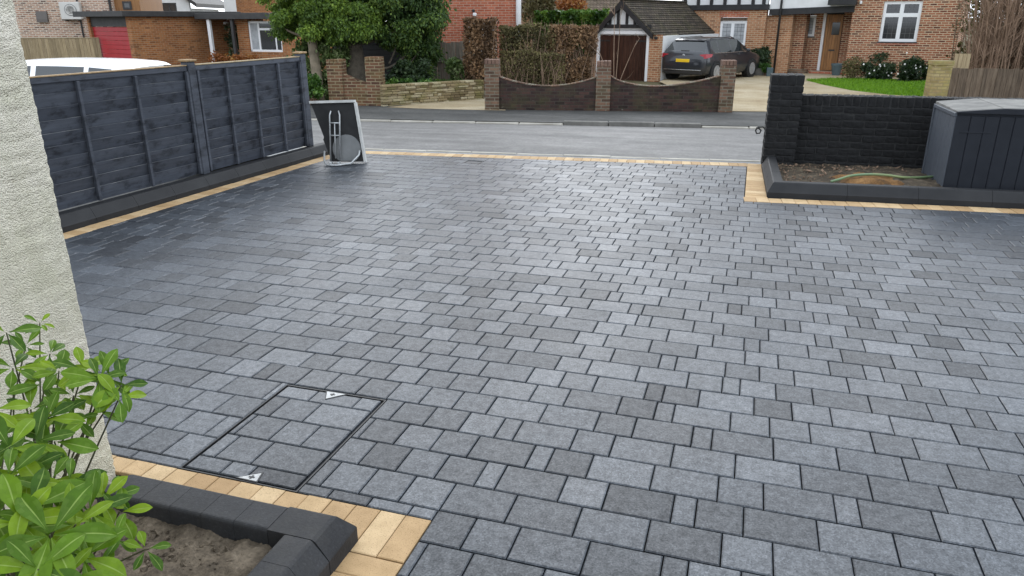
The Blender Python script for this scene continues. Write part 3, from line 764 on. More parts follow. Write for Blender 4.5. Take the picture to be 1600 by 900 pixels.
# ================================================================== FENCE
fn = thing('timber_fence', 'slate grey lapped timber fence with buff topped posts left of the drive', 'fence', LF, 0, .1, HL)
post_a = [.02, 1.90, 3.715]
bay = [(.075, 1.845), (1.955, 3.66)]
TOPZ = 1.165
for i, pa in enumerate(post_a):
    m = MB(); m.box(pa-.048, pa+.048, .115, .205, HL, 1.20, .006); po = part('post', m, MAT['fence'], fn)
    m = MB(); m.box(pa-.064, pa+.064, .10, .222, 1.201, 1.222, .006); part('post_cap', m, MAT['wood_buff'], fn, po)
for bi, (b0, b1) in enumerate(bay):
    nS = 10; z0 = HL+.012; pitch = (TOPZ-.045-z0)/nS
    for k in range(nS):
        zb = z0+k*pitch-.006; zt = z0+(k+1)*pitch+.012; seg = 9; ph = random.uniform(0, 9); m = MB(); vs = []
        for s_ in range(seg+1):
            a = b0+(b1-b0)*s_/seg; wv = .006*mnoise.noise(Vector((a*2.3, ph, k)))
            wv2 = .008*mnoise.noise(Vector((a*1.7, ph+4, k)))
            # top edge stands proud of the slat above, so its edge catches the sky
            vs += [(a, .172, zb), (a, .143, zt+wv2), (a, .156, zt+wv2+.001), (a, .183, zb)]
        fs = []
        for s_ in range(seg):
            for q in range(4): fs.append((s_*4+q, s_*4+(q+1) % 4, s_*4+4+(q+1) % 4, s_*4+4+q))
        fs += [(0, 3, 2, 1), (seg*4, seg*4+1, seg*4+2, seg*4+3)]
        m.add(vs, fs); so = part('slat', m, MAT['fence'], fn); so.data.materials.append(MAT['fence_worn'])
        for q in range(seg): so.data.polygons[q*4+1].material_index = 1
    m = MB(); m.box(b0, b1, .128, .186, TOPZ-.048, TOPZ, .005); part('top_rail', m, MAT['fence'], fn)
    m = MB(); m.box(b0+.002, b1-.002, .124, .19, TOPZ+.0005, TOPZ+.009); part('top_cap', m, MAT['wood_new' if bi else 'wood_buff'], fn)
    nb_ = 4
    for k in range(nb_+1):
        a = b0+.018+(b1-b0-.036)*k/nb_ if k in (0, nb_) else b0+(b1-b0)*k/nb_
        if bi == 0:
            a = [b0+.018, .62, 1.21, b1-.018, None][k]
            if a is None: continue
        m = MB(); m.box(a-.014, a+.014, .112, .142, HL+.014, TOPZ-.05, .003); part('batten', m, MAT['fence'], fn)

# ================================================================== WHITE WALL AT THE LEFT
m = MB(); zs = np.arange(-.1, 3.2, .011); ring = [(-2.62, 1.78), (-2.35, 1.78), (-2.13, 1.78), (-2.098, 1.781), (-2.086, 1.772), (-2.085, 1.758), (-2.085, 1.74), (-2.085, 1.70), (-2.085, 1.5), (-2.085, 1.0), (-2.085, 0.), (-2.085, -3.), (-2.62, -3.)]
n = len(ring); vs = []; fs = []
for z in zs:
    for k, (x, y) in enumerate(ring):
        a = .0045 if 2 <= k <= 7 else .0
        vs.append((x+a*mnoise.noise(Vector((z*45, k*3.1, 1.)))+.5*a*mnoise.noise(Vector((z*9, k, 4.))), y+a*mnoise.noise(Vector((z*48, k*2.7, 7.)))+.6*a*mnoise.noise(Vector((z*7, 2., 9.))), z))
for i in range(len(zs)-1):
    for k in range(n): fs.append((i*n+k, i*n+(k+1) % n, (i+1)*n+(k+1) % n, (i+1)*n+k))
fs.append(tuple(range((len(zs)-1)*n, len(zs)*n))); fs = [f[::-1] for f in fs]
m.add(vs, fs)
single('rendered_wall', m, MAT['render'], 'white pebbledash rendered house wall with green algae at the left edge', 'wall')

# ================================================================== BLACK BRICK WALL, RIGHT
BW = Fr((.19, 8.70), math.degrees(math.atan(.03)))
bw = thing('brick_wall', 'black painted brick wall with taller end pier beside the drive', 'wall', BW, 0, 0, -.1)
PW, PTOP, WTOP = .335, 1.005, .79
wall_b = .13
# mortar cores, recessed behind the bricks
m = MB(); m.box(.006, PW-.006, .006, .329, -.1, PTOP-.006); m.box(PW-.006, 4.6, wall_b+.006, wall_b+.209, -.1, WTOP-.006); part('mortar_core', m, MAT['black_mortar'], bw)
bmesh_cache = {}
def brick(x0, x1, y0, y1, z0, z1):
    key = (round(x1-x0, 3), round(y1-y0, 3), round(z1-z0, 3))
    var = random.randrange(3)
    if (key, var) not in bmesh_cache:
        mm = MB(); L, D, Hh = key; mm.box(-L/2, L/2, -D/2, D/2, -Hh/2, Hh/2, .006)
        mm.v = [(x+random.gauss(0, .0016), y+random.gauss(0, .0022), z+random.gauss(0, .0016)) for x, y, z in mm.v]
        bmesh_cache[key, var] = mm.mesh('brick', MAT['black_brick'])
    o = obj('brick', bmesh_cache[key, var], bw); o.location = ((x0+x1)/2, (y0+y1)/2+random.gauss(0, .0015), (z0+z1)/2+.1)
    o.rotation_euler = (random.gauss(0, .012), 0, random.gauss(0, .006))
ch, g_ = .075, .0095
z = -.075; row = 0
while z < PTOP-.12:
    z1 = z+ch-g_
    if row % 2 == 0:
        brick(0, .215, 0, .102, z, z1); brick(.215+g_, PW, 0, .102, z, z1); brick(0, .102, .102+g_, .325, z, z1); brick(PW-.102, PW, .102+g_, .325, z, z1)
    else:
        brick(0, .11, 0, .215, z, z1); brick(.11+g_, PW, 0, .102, z, z1); brick(0, .102, .215+g_, .335, z, z1); brick(PW-.102, PW, .102+g_, .325, z, z1)
    z += ch; row += 1
for k in range(4): brick(k*(PW+g_)/4, (k+1)*(PW+g_)/4-g_, 0, .332, z, PTOP)
z = WTOP-.105-ch; row = 0
while z > -.1:
    x = PW+.003-(.1125 if row % 2 else 0)
    while x < 2.75:
        a, b = max(x, PW+.003), min(x+.2155, 2.9)
        if b-a > .03: brick(a, b, wall_b, wall_b+.102, z, z+ch-g_)
        x += .225
    z -= ch; row += 1
x = PW+.003
while x < 2.75: brick(x, x+.0655, wall_b, wall_b+.215, WTOP-.105, WTOP+random.gauss(0, .001)); x += .075
# little hook of black cable on the street side of the pier
hp = [Vector((.19+.02, 8.87, .33))]
m = MB(); pts = [(.185, 8.98, .40), (.16, 8.98, .415), (.11, 8.985, .41), (.085, 8.985, .375), (.10, 8.985, .34), (.135, 8.98, .345), (.145, 8.98, .375), (.12, 8.975, .40), (.09, 8.975, .405)]
m.tube(pts, .009, 6); single('cable_loop', m, MAT['hose_blk'], 'small black loop of cable on the street side of the black pier', 'cable', smooth=True)

# ================================================================== STORAGE BOX AND HOSE
SB = Fr((1.80, 7.76), 1.5)
sb = thing('storage_box', 'large navy plastic garden storage box with dusty lid in the right bed', 'storage box', SB, 0, 0, .05)
BWd, BD, BH = 1.42, .80, .775
m = MB(); m.box(.01, BWd-.01, .012, BD-.01, .05, BH-.01); part('carcass', m, MAT['box_dark'], sb)
nb_ = 12
for k in range(nb_):
    a0 = .004+(BWd-.008)*k/nb_; a1 = .004+(BWd-.008)*(k+1)/nb_
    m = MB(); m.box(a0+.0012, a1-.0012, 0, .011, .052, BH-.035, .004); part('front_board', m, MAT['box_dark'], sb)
for k in range(5):
    b0 = .045+(BD-.075)*k/5; b1 = .045+(BD-.075)*(k+1)/5
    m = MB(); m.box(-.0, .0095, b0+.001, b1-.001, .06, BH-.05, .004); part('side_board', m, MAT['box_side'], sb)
m = MB(); m.box(-.014, .0098, BD-.028, BD+.004, .05, BH-.01, .004); m.box(-.014, .0098, .008, BD-.029, BH-.048, BH-.012, .004); m.box(-.004, .0096, .0085, .043, .052, BH-.05, .004); part('side_frame', m, MAT['box_side'], sb)
m = MB(); m.box(.05, .31, -.004, .0105, .585, .60, .002); part('latch_bar', m, MAT['box_dark'], sb)
# lid: shallow peaked front, dusty top in two halves
def lidprof(zb): return [(-.0, zb), (BWd, zb), (BWd, BH+.0), (BWd-.36, BH+.036), (.36, BH+.036), (.0, BH+.0)]
m = MB(); m.prism([(x-.0, z) for x, z in lidprof(BH-.012)], -.022, .02, 'y'); lid = part('lid', m, MAT['box_dark'], sb, label='navy front lip of the lid')
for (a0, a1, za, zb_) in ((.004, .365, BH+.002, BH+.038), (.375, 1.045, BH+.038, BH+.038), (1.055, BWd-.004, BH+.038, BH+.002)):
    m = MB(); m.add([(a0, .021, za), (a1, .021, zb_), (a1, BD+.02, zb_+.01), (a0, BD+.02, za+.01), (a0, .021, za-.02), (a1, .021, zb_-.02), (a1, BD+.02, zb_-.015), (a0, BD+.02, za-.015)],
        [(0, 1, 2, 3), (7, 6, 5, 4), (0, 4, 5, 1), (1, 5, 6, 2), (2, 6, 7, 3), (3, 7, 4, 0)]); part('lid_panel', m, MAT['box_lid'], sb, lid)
m = MB(); m.box(.60, .82, -.040, -.0222, BH+.012, BH+.03, .005); part('handle', m, MAT['metal_dk'], sb, lid)
m = MB(); m.box(.64, .78, -.043, -.0402, BH+.016, BH+.028, .001); part('handle_grip', m, MAT['box_side'], sb, lid)

m = MB(); pts = []
hose_px = [(1298, 284, .09), (1312, 280, .115), (1328, 275, .13), (1345, 273, .145), (1365, 272.5, .145), (1388, 274, .135), (1410, 277, .12), (1432, 277.5, .11), (1460, 276, .10), (1490, 275, .09)]
raw = []
for i, (x, y, z) in enumerate(hose_px):
    p = at_z(x, y, z); raw.append(Vector((p.x, min(p.y, 8.72), z)))
def smooth_path(P, n=5):
    out = []
    for i in range(len(P)-1):
        p0, p1, p2, p3 = P[max(i-1, 0)], P[i], P[i+1], P[min(i+2, len(P)-1)]
        for k in range(n):
            t = k/n; out.append(.5*((2*p1)+(p2-p0)*t+(2*p0-5*p1+4*p2-p3)*t*t+(3*p1-p0-3*p2+p3)*t**3))
    return out+[P[-1]]
m.tube(smooth_path(raw), .0125, 8); single('garden_hose', m, MAT['hose'], 'green garden hose lying on the bed beside the storage box', 'hose', smooth=True)

# ================================================================== LEANING BOARD WITH TUBE FRAME
# a dark panel with a pale rim standing on edge, its folding metal frame towards the house
TBx = at_z(535, 256)
TB = Fr((TBx.x, TBx.y), 16)
def tbh(x, y, b=0): return TB.hit(x, y, b)
tb = thing('leaning_board', 'black backed board with pale rim and grey tube frame standing by the fence end', 'board', TB, 0, 0, 0)
lean = .27                                                   # foot towards the drive, top towards the street
# outline of the panel in its own plane (s along, t up), taken from the lower edge
def lp_(s, t, off=0.): 
    return (s, .03+t*math.sin(lean)*0+off*math.cos(lean)+t*.10, t*math.cos(.10)-off*.1)
outline = [(-.13, .02), (.245, .02), (.165, .69), (-.33, .675), (-.225, .36), (-.205, .30), (-.215, .27)]
m = MB(); n = len(outline); vs = [lp_(s, t, 0) for s, t in outline]+[lp_(s, t, .022) for s, t in outline]
m.add(vs, [tuple(range(n))[::-1], tuple(range(n, 2*n))]+[(i, (i+1) % n, n+(i+1) % n, n+i) for i in range(n)][::1]); part('panel', m, MAT['board_black'], tb)
m = MB()
def slab(m, A, B, wd, o0, o1):
    A, B = Vector(A), Vector(B); e = (B-A).normalized(); q = Vector((-e.y, e.x))*wd
    P = [A, B, B+q, A+q]; vs = [lp_(p.x, p.y, o0) for p in P]+[lp_(p.x, p.y, o1) for p in P]
    m.add(vs, [(0, 1, 2, 3), (7, 6, 5, 4), (0, 4, 5, 1), (1, 5, 6, 2), (2, 6, 7, 3), (3, 7, 4, 0)])
slab(m, (-.345, .676), (.178, .690), .028, -.022, .05); part('top_rim', m, MAT['rim_grey'], tb)
m = MB(); slab(m, (.272, .02), (.190, .69), .026, -.014, .052); part('side_rim', m, MAT['rim_grey'], tb)
# ladder-like folding leg
m = MB(); q = lambda s, t, o: Vector(lp_(s, t, o))
m.tube([q(-.13, .03, -.05), q(-.115, .55, -.035), q(-.10, .595, -.02)], .0095, 8); m.tube([q(-.02, .05, -.05), q(.0, .55, -.035), q(-.015, .595, -.02)], .0095, 8)
for t in (.46, .32): m.tube([q(-.128+t*.02, t, -.042), q(-.012+t*.02, t, -.042)], .008, 6)
m.tube([q(-.072, .06, -.048), q(-.062, .46, -.04)], .0075, 6); part('leg_frame', m, MAT['galv'], tb, smooth=True)
m = MB(); prof = []
cs, ct, rr = .055, .165, .165
vs = [lp_(cs+rr*math.cos(a), max(.03, ct+rr*math.sin(a)), -.012) for a in np.linspace(0, 2*math.pi, 28)[:-1]]; vb = [lp_(cs+rr*math.cos(a), max(.03, ct+rr*math.sin(a)), -.003) for a in np.linspace(0, 2*math.pi, 28)[:-1]]
k = len(vs); m.add(vs+vb, [tuple(range(k)), tuple(range(k, 2*k))[::-1]]+[(i, k+i, k+(i+1) % k, (i+1) % k) for i in range(k)]); part('disc', m, MAT['disc_grey'], tb)
m = MB(); m.tube([q(-.205, .14, -.02), q(-.19, .03, -.10), (-.14, -.16, .014), (-.02, -.17, .014), (.12, -.08, .02), q(.20, .10, -.035), q(.205, .15, -.02)], .011, 8); part('base_loop', m, MAT['galv'], tb, smooth=True)
for x_ in (-.12, -.03): m = MB(); m.box(x_, x_+.03, -.13, -.06, .008, .04, .006); part('foot_bracket', m, MAT['galv'], tb)

# ================================================================== SHRUB IN THE FOREGROUND
sh = thing('shrub', 'glossy green leafy shrub growing in the near bed against the white wall', 'shrub', loc=(-1.72, 1.12, .02)); SH0 = Vector((-1.72, 1.12, .02))
def leaf_mesh(L, Wd, seed):
    rg = random.Random(seed); nL = 9; vs = []; fs = []; tn = []
    curl = rg.uniform(.05, .28); tw = rg.uniform(-.12, .12); fold = rg.uniform(.12, .3)
    for i in range(nL+1):
        t = i/nL; wdt = Wd*(math.sin(math.pi*t**1.25)**.85)*(.55+.6*t)/1.0 if 0 < t < 1 else .0015
        x = L*t; zc = -curl*L*t*t+.04*L*math.sin(3*t)
        for j, s in enumerate((-1, -.5, -.07, .07, .5, 1)):
            y = s*wdt/2; vs.append((x, y+tw*wdt*t, zc+abs(s)*wdt*fold*.5-(.0012 if abs(s) < .1 else 0)))
    for i in range(nL):
        for j in range(5):
            a = i*6+j; fs.append((a, a+1, a+7, a+6)); tn.append(1. if j == 2 else (.12 if random.random() < .25 else 0.))
    m = MB(); m.v = vs; m.f = fs; m.t = tn; me = m.mesh('leaf', MAT['choisya'], True); return me
leaf_meshes = [leaf_mesh(.075, .0285+.0012*i, i) for i in range(8)]
# leaf whorls: pixel, depth, leaf length, count, how far they droop
clusters = [(62, 505, 1.92, .042, 5), (40, 540, 1.86, .05, 6), (78, 553, 1.84, .05, 6), (10, 520, 1.75, .07, 4), (20, 575, 1.76, .075, 6), (72, 585, 1.80, .055, 5), (92, 580, 1.74, .06, 6),
 (130, 577, 1.72, .07, 6), (160, 582, 1.72, .06, 5), (155, 592, 1.66, .072, 7), (172, 590, 1.70, .06, 5), (190, 602, 1.68, .072, 5), (186, 622, 1.66, .068, 5), (152, 640, 1.70, .055, 4), (115, 618, 1.70, .06, 6), (68, 600, 1.72, .07, 5),
 (48, 640, 1.68, .07, 5), (92, 650, 1.64, .07, 6), (72, 655, 1.60, .075, 6), (118, 655, 1.66, .06, 5), (85, 690, 1.58, .08, 7), (55, 690, 1.55, .075, 5), (15, 700, 1.46, .085, 6), (-10, 640, 1.55, .08, 6),
 (40, 735, 1.5, .075, 5), (12, 745, 1.42, .08, 6), (80, 750, 1.5, .07, 6), (108, 755, 1.5, .07, 6), (48, 795, 1.38, .09, 7), (125, 775, 1.48, .06, 5), (158, 782, 1.5, .062, 7), (178, 776, 1.52, .06, 5), (187, 800, 1.5, .06, 5), (140, 800, 1.46, .075, 6),
 (32, 815, 1.30, .095, 6), (78, 836, 1.28, .098, 6), (118, 820, 1.38, .07, 5), (178, 842, 1.46, .045, 4), (228, 858, 1.47, .05, 5), (130, 870, 1.32, .075, 6), (20, 870, 1.26, .09, 5), (60, 890, 1.24, .08, 6), (100, 905, 1.28, .08, 5), (160, 880, 1.42, .06, 3), (-15, 800, 1.32, .09, 5), (-20, 720, 1.5, .08, 5)]
nleaf = 0; tips = []
for (x, y, d, L, cnt) in clusters:
    P = at_d(x, y, d); P.z = max(P.z, .10); tips.append(P)
    outd = (P-Vector((-1.78, 1.15, P.z-.22))).normalized(); face = ((CAMP-P).normalized()*.65+Vector((0, 0, .55))+outd*.35).normalized()
    t1 = face.orthogonal().normalized(); t2 = face.cross(t1); ph = random.uniform(0, 6.28)
    for k in range(cnt):
        a = ph+2*math.pi*k/cnt+random.gauss(0, .22); dirv = (t1*math.cos(a)+t2*math.sin(a))+face*random.uniform(-.05, .45)+Vector((0, 0, -.10)); dirv.normalize()
        zax = (face-dirv*face.dot(dirv)).normalized(); yax = zax.cross(dirv); sc = L/.075*random.uniform(.66, 1.05)
        o = obj('leaf', leaf_meshes[random.randrange(8)], sh)
        o.matrix_local = Matrix.Translation(P-SH0+dirv*.006) @ Matrix((dirv, yax, zax)).transposed().to_4x4() @ Matrix.Diagonal((sc, sc*random.uniform(.85, 1.15), sc, 1)); nleaf += 1
m = MB(); bases = [Vector((-1.80, 1.10, .02)), Vector((-1.70, 1.16, .02)), Vector((-1.63, 1.08, .02)), Vector((-1.78, 1.24, .02))]
for P in tips:
    B = min(bases, key=lambda b: (b-P).length+random.uniform(0, .15)); mid = B.lerp(P, .55)+Vector((random.gauss(0, .03), random.gauss(0, .03), .05)); mid.x = max(mid.x, -2.04)
    pts = smooth_path([B, B.lerp(mid, .5)+Vector((0, 0, .03)), mid, P], 4); m.tube([p-SH0 for p in pts], [.0042*(1-.65*i/len(pts)) for i in range(len(pts))], 5)
obj('stem', m.mesh('stem', MAT['stem_green'], True), sh)

# ================================================================== BOUNDARY WALLS ACROSS THE STREET
def pier(root, fr, a0, a1, b0, b1, z0, z1, mat, capmat, capn=4):
    m = MB(); m.box(a0, a1, b0, b1, z0, z1-.11, .006); p = part('pier', m, mat, root)
    wd = (a1-a0)/capn
    for k in range(capn):
        m = MB(); m.box(a0+k*wd+.004, a0+(k+1)*wd-.004, b0-.004, b1+.004, z1-.109, z1+random.gauss(0, .003), .008); part('cap_brick', m, capmat, root, p)
def dip_wall(root, a0, a1, b0, b1, zb, zl, zm, zr, mat, copmat, n=22, low=.5):
    f = lambda t: (zl+(zr-zl)*t) - ((zl+(zr-zl)*low)-zm)*math.sin(math.pi*(t**(math.log(.5)/math.log(low))))**.85
    top = [(a0+(a1-a0)*i/n, f(i/n)) for i in range(n+1)]
    m = MB()
    vs = []; fs = []
    for a, z in top: vs += [(a, b0, zb), (a, b0, z), (a, b1, z), (a, b1, zb)]
    for i in range(n): fs += [(4*i, 4*i+4, 4*i+5, 4*i+1), (4*i+1, 4*i+5, 4*i+6, 4*i+2), (4*i+2, 4*i+6, 4*i+7, 4*i+3)]
    fs += [(0, 1, 2, 3), (4*n, 4*n+3, 4*n+2, 4*n+1)]
    m.add(vs, fs); wp = part('wall_panel', m, mat, root)
    # brick-on-edge coping following the dip
    L = 0; k = 0
    cum = [0]
    for i in range(n): cum.append(cum[-1]+math.hypot(top[i+1][0]-top[i][0], top[i+1][1]-top[i][1]))
    cnt = int(cum[-1]/.075)
    for j in range(cnt):
        s0 = cum[-1]*j/cnt; s1 = cum[-1]*(j+1)/cnt
        def pt(s):
            for i in range(n):
                if cum[i+1] >= s-1e-9: t = (s-cum[i])/(cum[i+1]-cum[i]); return top[i][0]+(top[i+1][0]-top[i][0])*t, top[i][1]+(top[i+1][1]-top[i][1])*t
            return top[-1]
        p, q = pt(s0+.004), pt(s1-.004); h = .022
        m = MB(); m.prism([(p[0], p[1]+.0015), (q[0], q[1]+.0015), (q[0], q[1]+h), (p[0], p[1]+h)], b0-.012, b1+.012, 'y'); part('coping_brick', m, copmat, root, wp)
fw = thing('garden_wall', 'old dark brick wall with two scooped panels and three piers across the street', 'wall', W, 0, 0, ZF)
ZW = ZF+.02
for (a0, a1, zt) in ((.05, .385, .705), (2.625, 2.955, .675), (5.405, 5.72, .70)): pier(fw, W, a0, a1, -.06, .27, ZW, zt, MAT['br_pier'], MAT['cap'])
dip_wall(fw, .386, 2.624, 0, .21, ZW, .31, .105, .31, MAT['br_dark'], MAT['br_pier'])
dip_wall(fw, 2.956, 5.404, 0, .21, ZW, .34, .115, .36, MAT['br_dark'], MAT['br_pier'], low=.42)
T = Fr((-10.05, 16.6), 11)
tw = thing('garden_wall', 'short brown brick wall with a falling top between two piers under the evergreen tree', 'wall', T, 0, 0, ZF)
pier(tw, T, .08, .46, -.05, .33, ZW, .66, MAT['br_brown'], MAT['br_brown']); pier(tw, T, 1.05, 1.43, -.05, .33, ZW, .72, MAT['br_brown'], MAT['br_brown'])
dip_wall(tw, .461, 1.049, 0, .21, ZW, .31, .17, .10, MAT['br_brown'], MAT['br_brown'], 12)
# rubble stone wall
pa_, pb_ = at_z(599, 166.5, ZW), at_z(757, 155, ZW); dv = pb_-pa_; SWF = Fr((pa_.x, pa_.y), math.degrees(math.atan2(dv.y, dv.x))); SL = dv.length
sw = thing('stone_wall', 'low mossy rubble stone wall running back along the gravel drive across the street', 'wall', SWF, 0, 0, ZF)
m = MB(); m.box(.02, SL, .05, .30, ZW-.05, .0); part('core', m, MAT['soil'], sw)
m = MB(); z = ZW-.03
while z < .02:
    h = random.uniform(.035, .075); x = .0
    while x < SL:
        L = random.uniform(.10, .34); d = random.uniform(-.02, .02); x1 = min(x+L, SL)
        m.box(x+.004, x1-.004, .02+d, .30, z+.003, z+h-.003, .008, tone=random.random()); x = x1
    z += h
part('stones', m, MAT['stone'], sw, kind='stuff')
# low wall far left of the trunk
lw = MB(); lw.box(-4.5, -.35, .25, .45, ZF, -.16, .01); single('low_wall', lw, MAT['br_brown'], 'low mossy wall end left of the slim tree trunk', 'wall', fr=T)

# ================================================================== TREES, HEDGES, PLANTS
def leafcloud(mb, blobs, n, size, rg, droop=0., shell=.55, flat=1., up=.0, tri=False, dens=None):
    """many small leaf faces spread through a set of ellipsoids; darker inside and below is left to the light"""
    wts = [b[1][0]*b[1][1]*b[1][2] for b in blobs]
    tot = sum(w**.67 for w in wts)
    for (c, r), w_ in zip(blobs, wts):
        k = int(n*(w_**.67)/tot); base = rg.random()
        for _ in range(k):
            d = Vector((rg.gauss(0, 1), rg.gauss(0, 1), rg.gauss(0, 1))).normalized(); q = (rg.random()**.45)*(1-shell)+shell if rg.random() < .8 else rg.random()*1.45
            p = Vector(c)+Vector((d.x*r[0], d.y*r[1], d.z*r[2]))*q
            s = size*rg.uniform(.6, 1.4)
            ax = (d*.7+Vector((rg.gauss(0, .6), rg.gauss(0, .6), rg.gauss(0, .6)-droop))).normalized(); sd_ = ax.cross(Vector((rg.gauss(0, 1), rg.gauss(0, 1), rg.gauss(0, 1)))).normalized()
            tn = min(1, max(0, .42*base+.58*rg.random()**1.3))
            a = p-ax*s*.5; b = p+ax*s*.5; wv = sd_*s*.26*flat
            mb.add([a, p+wv, b, p-wv], [(0, 1, 2, 3)], tn)
def blobs_in(rg, n, cx, cy, cz, rx, ry, rz, br, cond=None):
    out = []
    while len(out) < n:
        d = Vector((rg.uniform(-1, 1), rg.uniform(-1, 1), rg.uniform(-1, 1)))
        if d.length > 1: continue
        p = Vector((cx+d.x*rx, cy+d.y*ry, cz+d.z*rz))
        if cond and not cond(p): continue
        s = br*rg.uniform(.6, 1.35); out.append((p, (s, s, s*.75)))
    return out
def tree(name, label, trunk, rads, limbs, blobs, n, size, leafmat, barkmat, seed, droop=.4, shell=.5, group=None):
    rg = random.Random(seed); base = Vector(trunk[0]); root = thing(name, label, 'tree', loc=tuple(base), group=group)
    m = MB(); m.tube([Vector(p)-base for p in smooth_path([Vector(p) for p in trunk], 4)], list(np.interp(np.linspace(0, 1, (len(trunk)-1)*4+1), np.linspace(0, 1, len(rads)), rads)), 10)
    obj('trunk', m.mesh('trunk', barkmat, True), root)
    for (P, r) in limbs:
        m = MB(); pts = smooth_path([Vector(p) for p in P], 4); m.tube([p-base for p in pts], [r*(1-.7*i/len(pts)) for i in range(len(pts))], 6); obj('limb', m.mesh('limb', barkmat, True), root)
    m = MB(); leafcloud(m, [(Vector(c)-base, r) for c, r in blobs], n, size, rg, droop, shell); obj('crown', m.mesh('crown', leafmat), root, None, None, None)
    return root
# slim trunk with a bright clipped crown, in front of the brown wall
rg = random.Random(11)
tb0 = at_z(500, 160, ZF); D1 = (tb0-CAMP).dot(FWD)
P1 = [tb0, at_d(494, 110, D1), at_d(487, 55, D1), at_d(486, 10, D1), at_d(488, -40, D1)]
bl = []
while len(bl) < 130:
    x, y = rg.uniform(410, 590), rg.uniform(-70, 62)
    ed = 58-.00125*(x-500)**2 + (6 if x > 470 else -.10*(470-x))
    if y > ed: continue
    if x < 425 and y > 35: continue
    p = at_d(x, y, D1+rg.uniform(-.9, 1.1)); s = rg.uniform(.16, .34); bl.append((p, (s*rg.uniform(.8, 1.5), s*rg.uniform(.8, 1.4), s*rg.uniform(.5, .9))))
lm = [([at_d(487, 60, D1), at_d(450, 48, D1-.2), at_d(420, 20, D1-.2)], .04), ([at_d(487, 50, D1), at_d(530, 40, D1+.2), at_d(560, 15, D1+.3)], .045), ([at_d(487, 40, D1), at_d(480, 10, D1-.4), at_d(470, -30, D1-.5)], .04)]
tree('evergreen_tree', 'slim pale trunked evergreen with a bright green clipped crown beside the brown wall', P1, [.155, .135, .12, .10, .07], lm, bl, 70000, .078, MAT['lf_bright'], MAT['bark_pale'], 5, droop=.9, shell=.05)
# dark conifer behind the brown wall, skirted to the ground on its right
D2 = 19.7; rg = random.Random(12)
cb = at_d(560, 150, D2); cb.z = ZF
P2 = [cb, at_d(556, 100, D2), at_d(550, 55, D2), at_d(548, 0, D2), at_d(550, -60, D2)]
bl = []
while len(bl) < 260:
    x, y = rg.uniform(535, 682), rg.uniform(-75, 132)
    low = 52 if x < 596 else 52+(x-596)*1.1 if x < 640 else 130-(x-660)**2*.02
    hi_gap = False
    if y > low: continue
    if 596 < x < 640 and y > 66 and rg.random() < .8: continue
    if x > 668 and y > 105: continue
    p = at_d(x, y, D2+rg.uniform(-.6, 1.3)+(.25 if y > 60 else 0)); s = rg.uniform(.15, .34); bl.append((p, (s*rg.uniform(.8, 1.5), s*rg.uniform(.8, 1.4), s*rg.uniform(.5, 1.0))))
lm = [([at_d(552, 70, D2), at_d(590, 62, D2), at_d(640, 40, D2)], .06), ([at_d(556, 110, D2), at_d(610, 105, D2), at_d(650, 70, D2+.1)], .05), ([at_d(620, 128, D2+.1), at_d(640, 100, D2+.1), at_d(655, 80, D2)], .035), ([at_d(608, 100, D2), at_d(618, 75, D2), at_d(622, 50, D2)], .03), ([at_d(550, 30, D2), at_d(590, 10, D2+.2), at_d(620, -20, D2+.2)], .06)]
tree('conifer_tree', 'large dark conifer with thick trunk behind the short brown wall', P2, [.30, .25, .235, .20, .14], lm, bl, 95000, .085, MAT['lf_cypress'], MAT['bark'], 6, droop=.9, shell=.05)
# shed-like dark screen behind the trunks
def hedge(name, label, fr, a0, a1, b0, b1, z0, z1, n, size, mat, seed, twigs=None, top=.06, cat='hedge', holes=0., inner=.35, group=None):
    rg = random.Random(seed); root = thing(name, label, cat, fr, (a0+a1)/2, (b0+b1)/2, z0, group); m = MB()
    for _ in range(n):
        a = rg.uniform(a0, a1); z = z0+(z1-z0)*rg.random()**.9; r = rg.random()
        b = b0+(b1-b0)*(rg.random()**2.2 if r < .8 else rg.random())
        if r > .93: z = z1-rg.random()*.06
        bulge = .07*mnoise.noise(Vector((a*1.7, z*1.9, seed))); zt = z+top*mnoise.noise(Vector((a*2.3, b*2, seed+3)))*(z-z0)/(z1-z0)
        if holes and mnoise.noise(Vector((a*2.1, z*2.4, seed+7)))+.25*rg.random() < holes-.5: continue
        p = Vector((a+rg.gauss(0, .02), b+bulge, zt)); s = size*rg.uniform(.6, 1.4)
        ax = Vector((rg.gauss(0, 1), rg.gauss(-.3, .8), rg.gauss(0, 1))).normalized(); sd_ = ax.cross(Vector((rg.gauss(0, 1), rg.gauss(0, 1), rg.gauss(0, 1)))).normalized()*s*.34
        tn = min(1, max(0, .5+.9*mnoise.noise(Vector((a*2.2, z*2.2, seed+1)))*.7+rg.gauss(0, .22)))
        m.add([p-ax*s*.5, p+sd_, p+ax*s*.5, p-sd_], [(0, 1, 2, 3)], tn)
    part('foliage', m, MAT[mat], root)
    if twigs:
        m = MB()
        for _ in range(twigs):
            a = rg.uniform(a0, a1); b = rg.uniform(b0+.02, b1); h = (z1-z0)*rg.uniform(.6, 1.09)
            pts = [(a, b, z0), (a+rg.gauss(0, .06), b+rg.gauss(0, .05), z0+h*.5), (a+rg.gauss(0, .13), b-rg.random()*.08, z0+h)]; m.tube(pts, [.016, .010, .004], 4, False)
        part('stems', m, MAT['stem_bare'], root, kind='stuff')
    return root
H1 = Fr((-6.1, 19.8), 8)
def hx(x, fr=H1, b=0, y=80): return fr.hit(x, y, b)[0]
def hz(y, x=850, fr=H1, b=0): return fr.hit(x, y, b)[1]
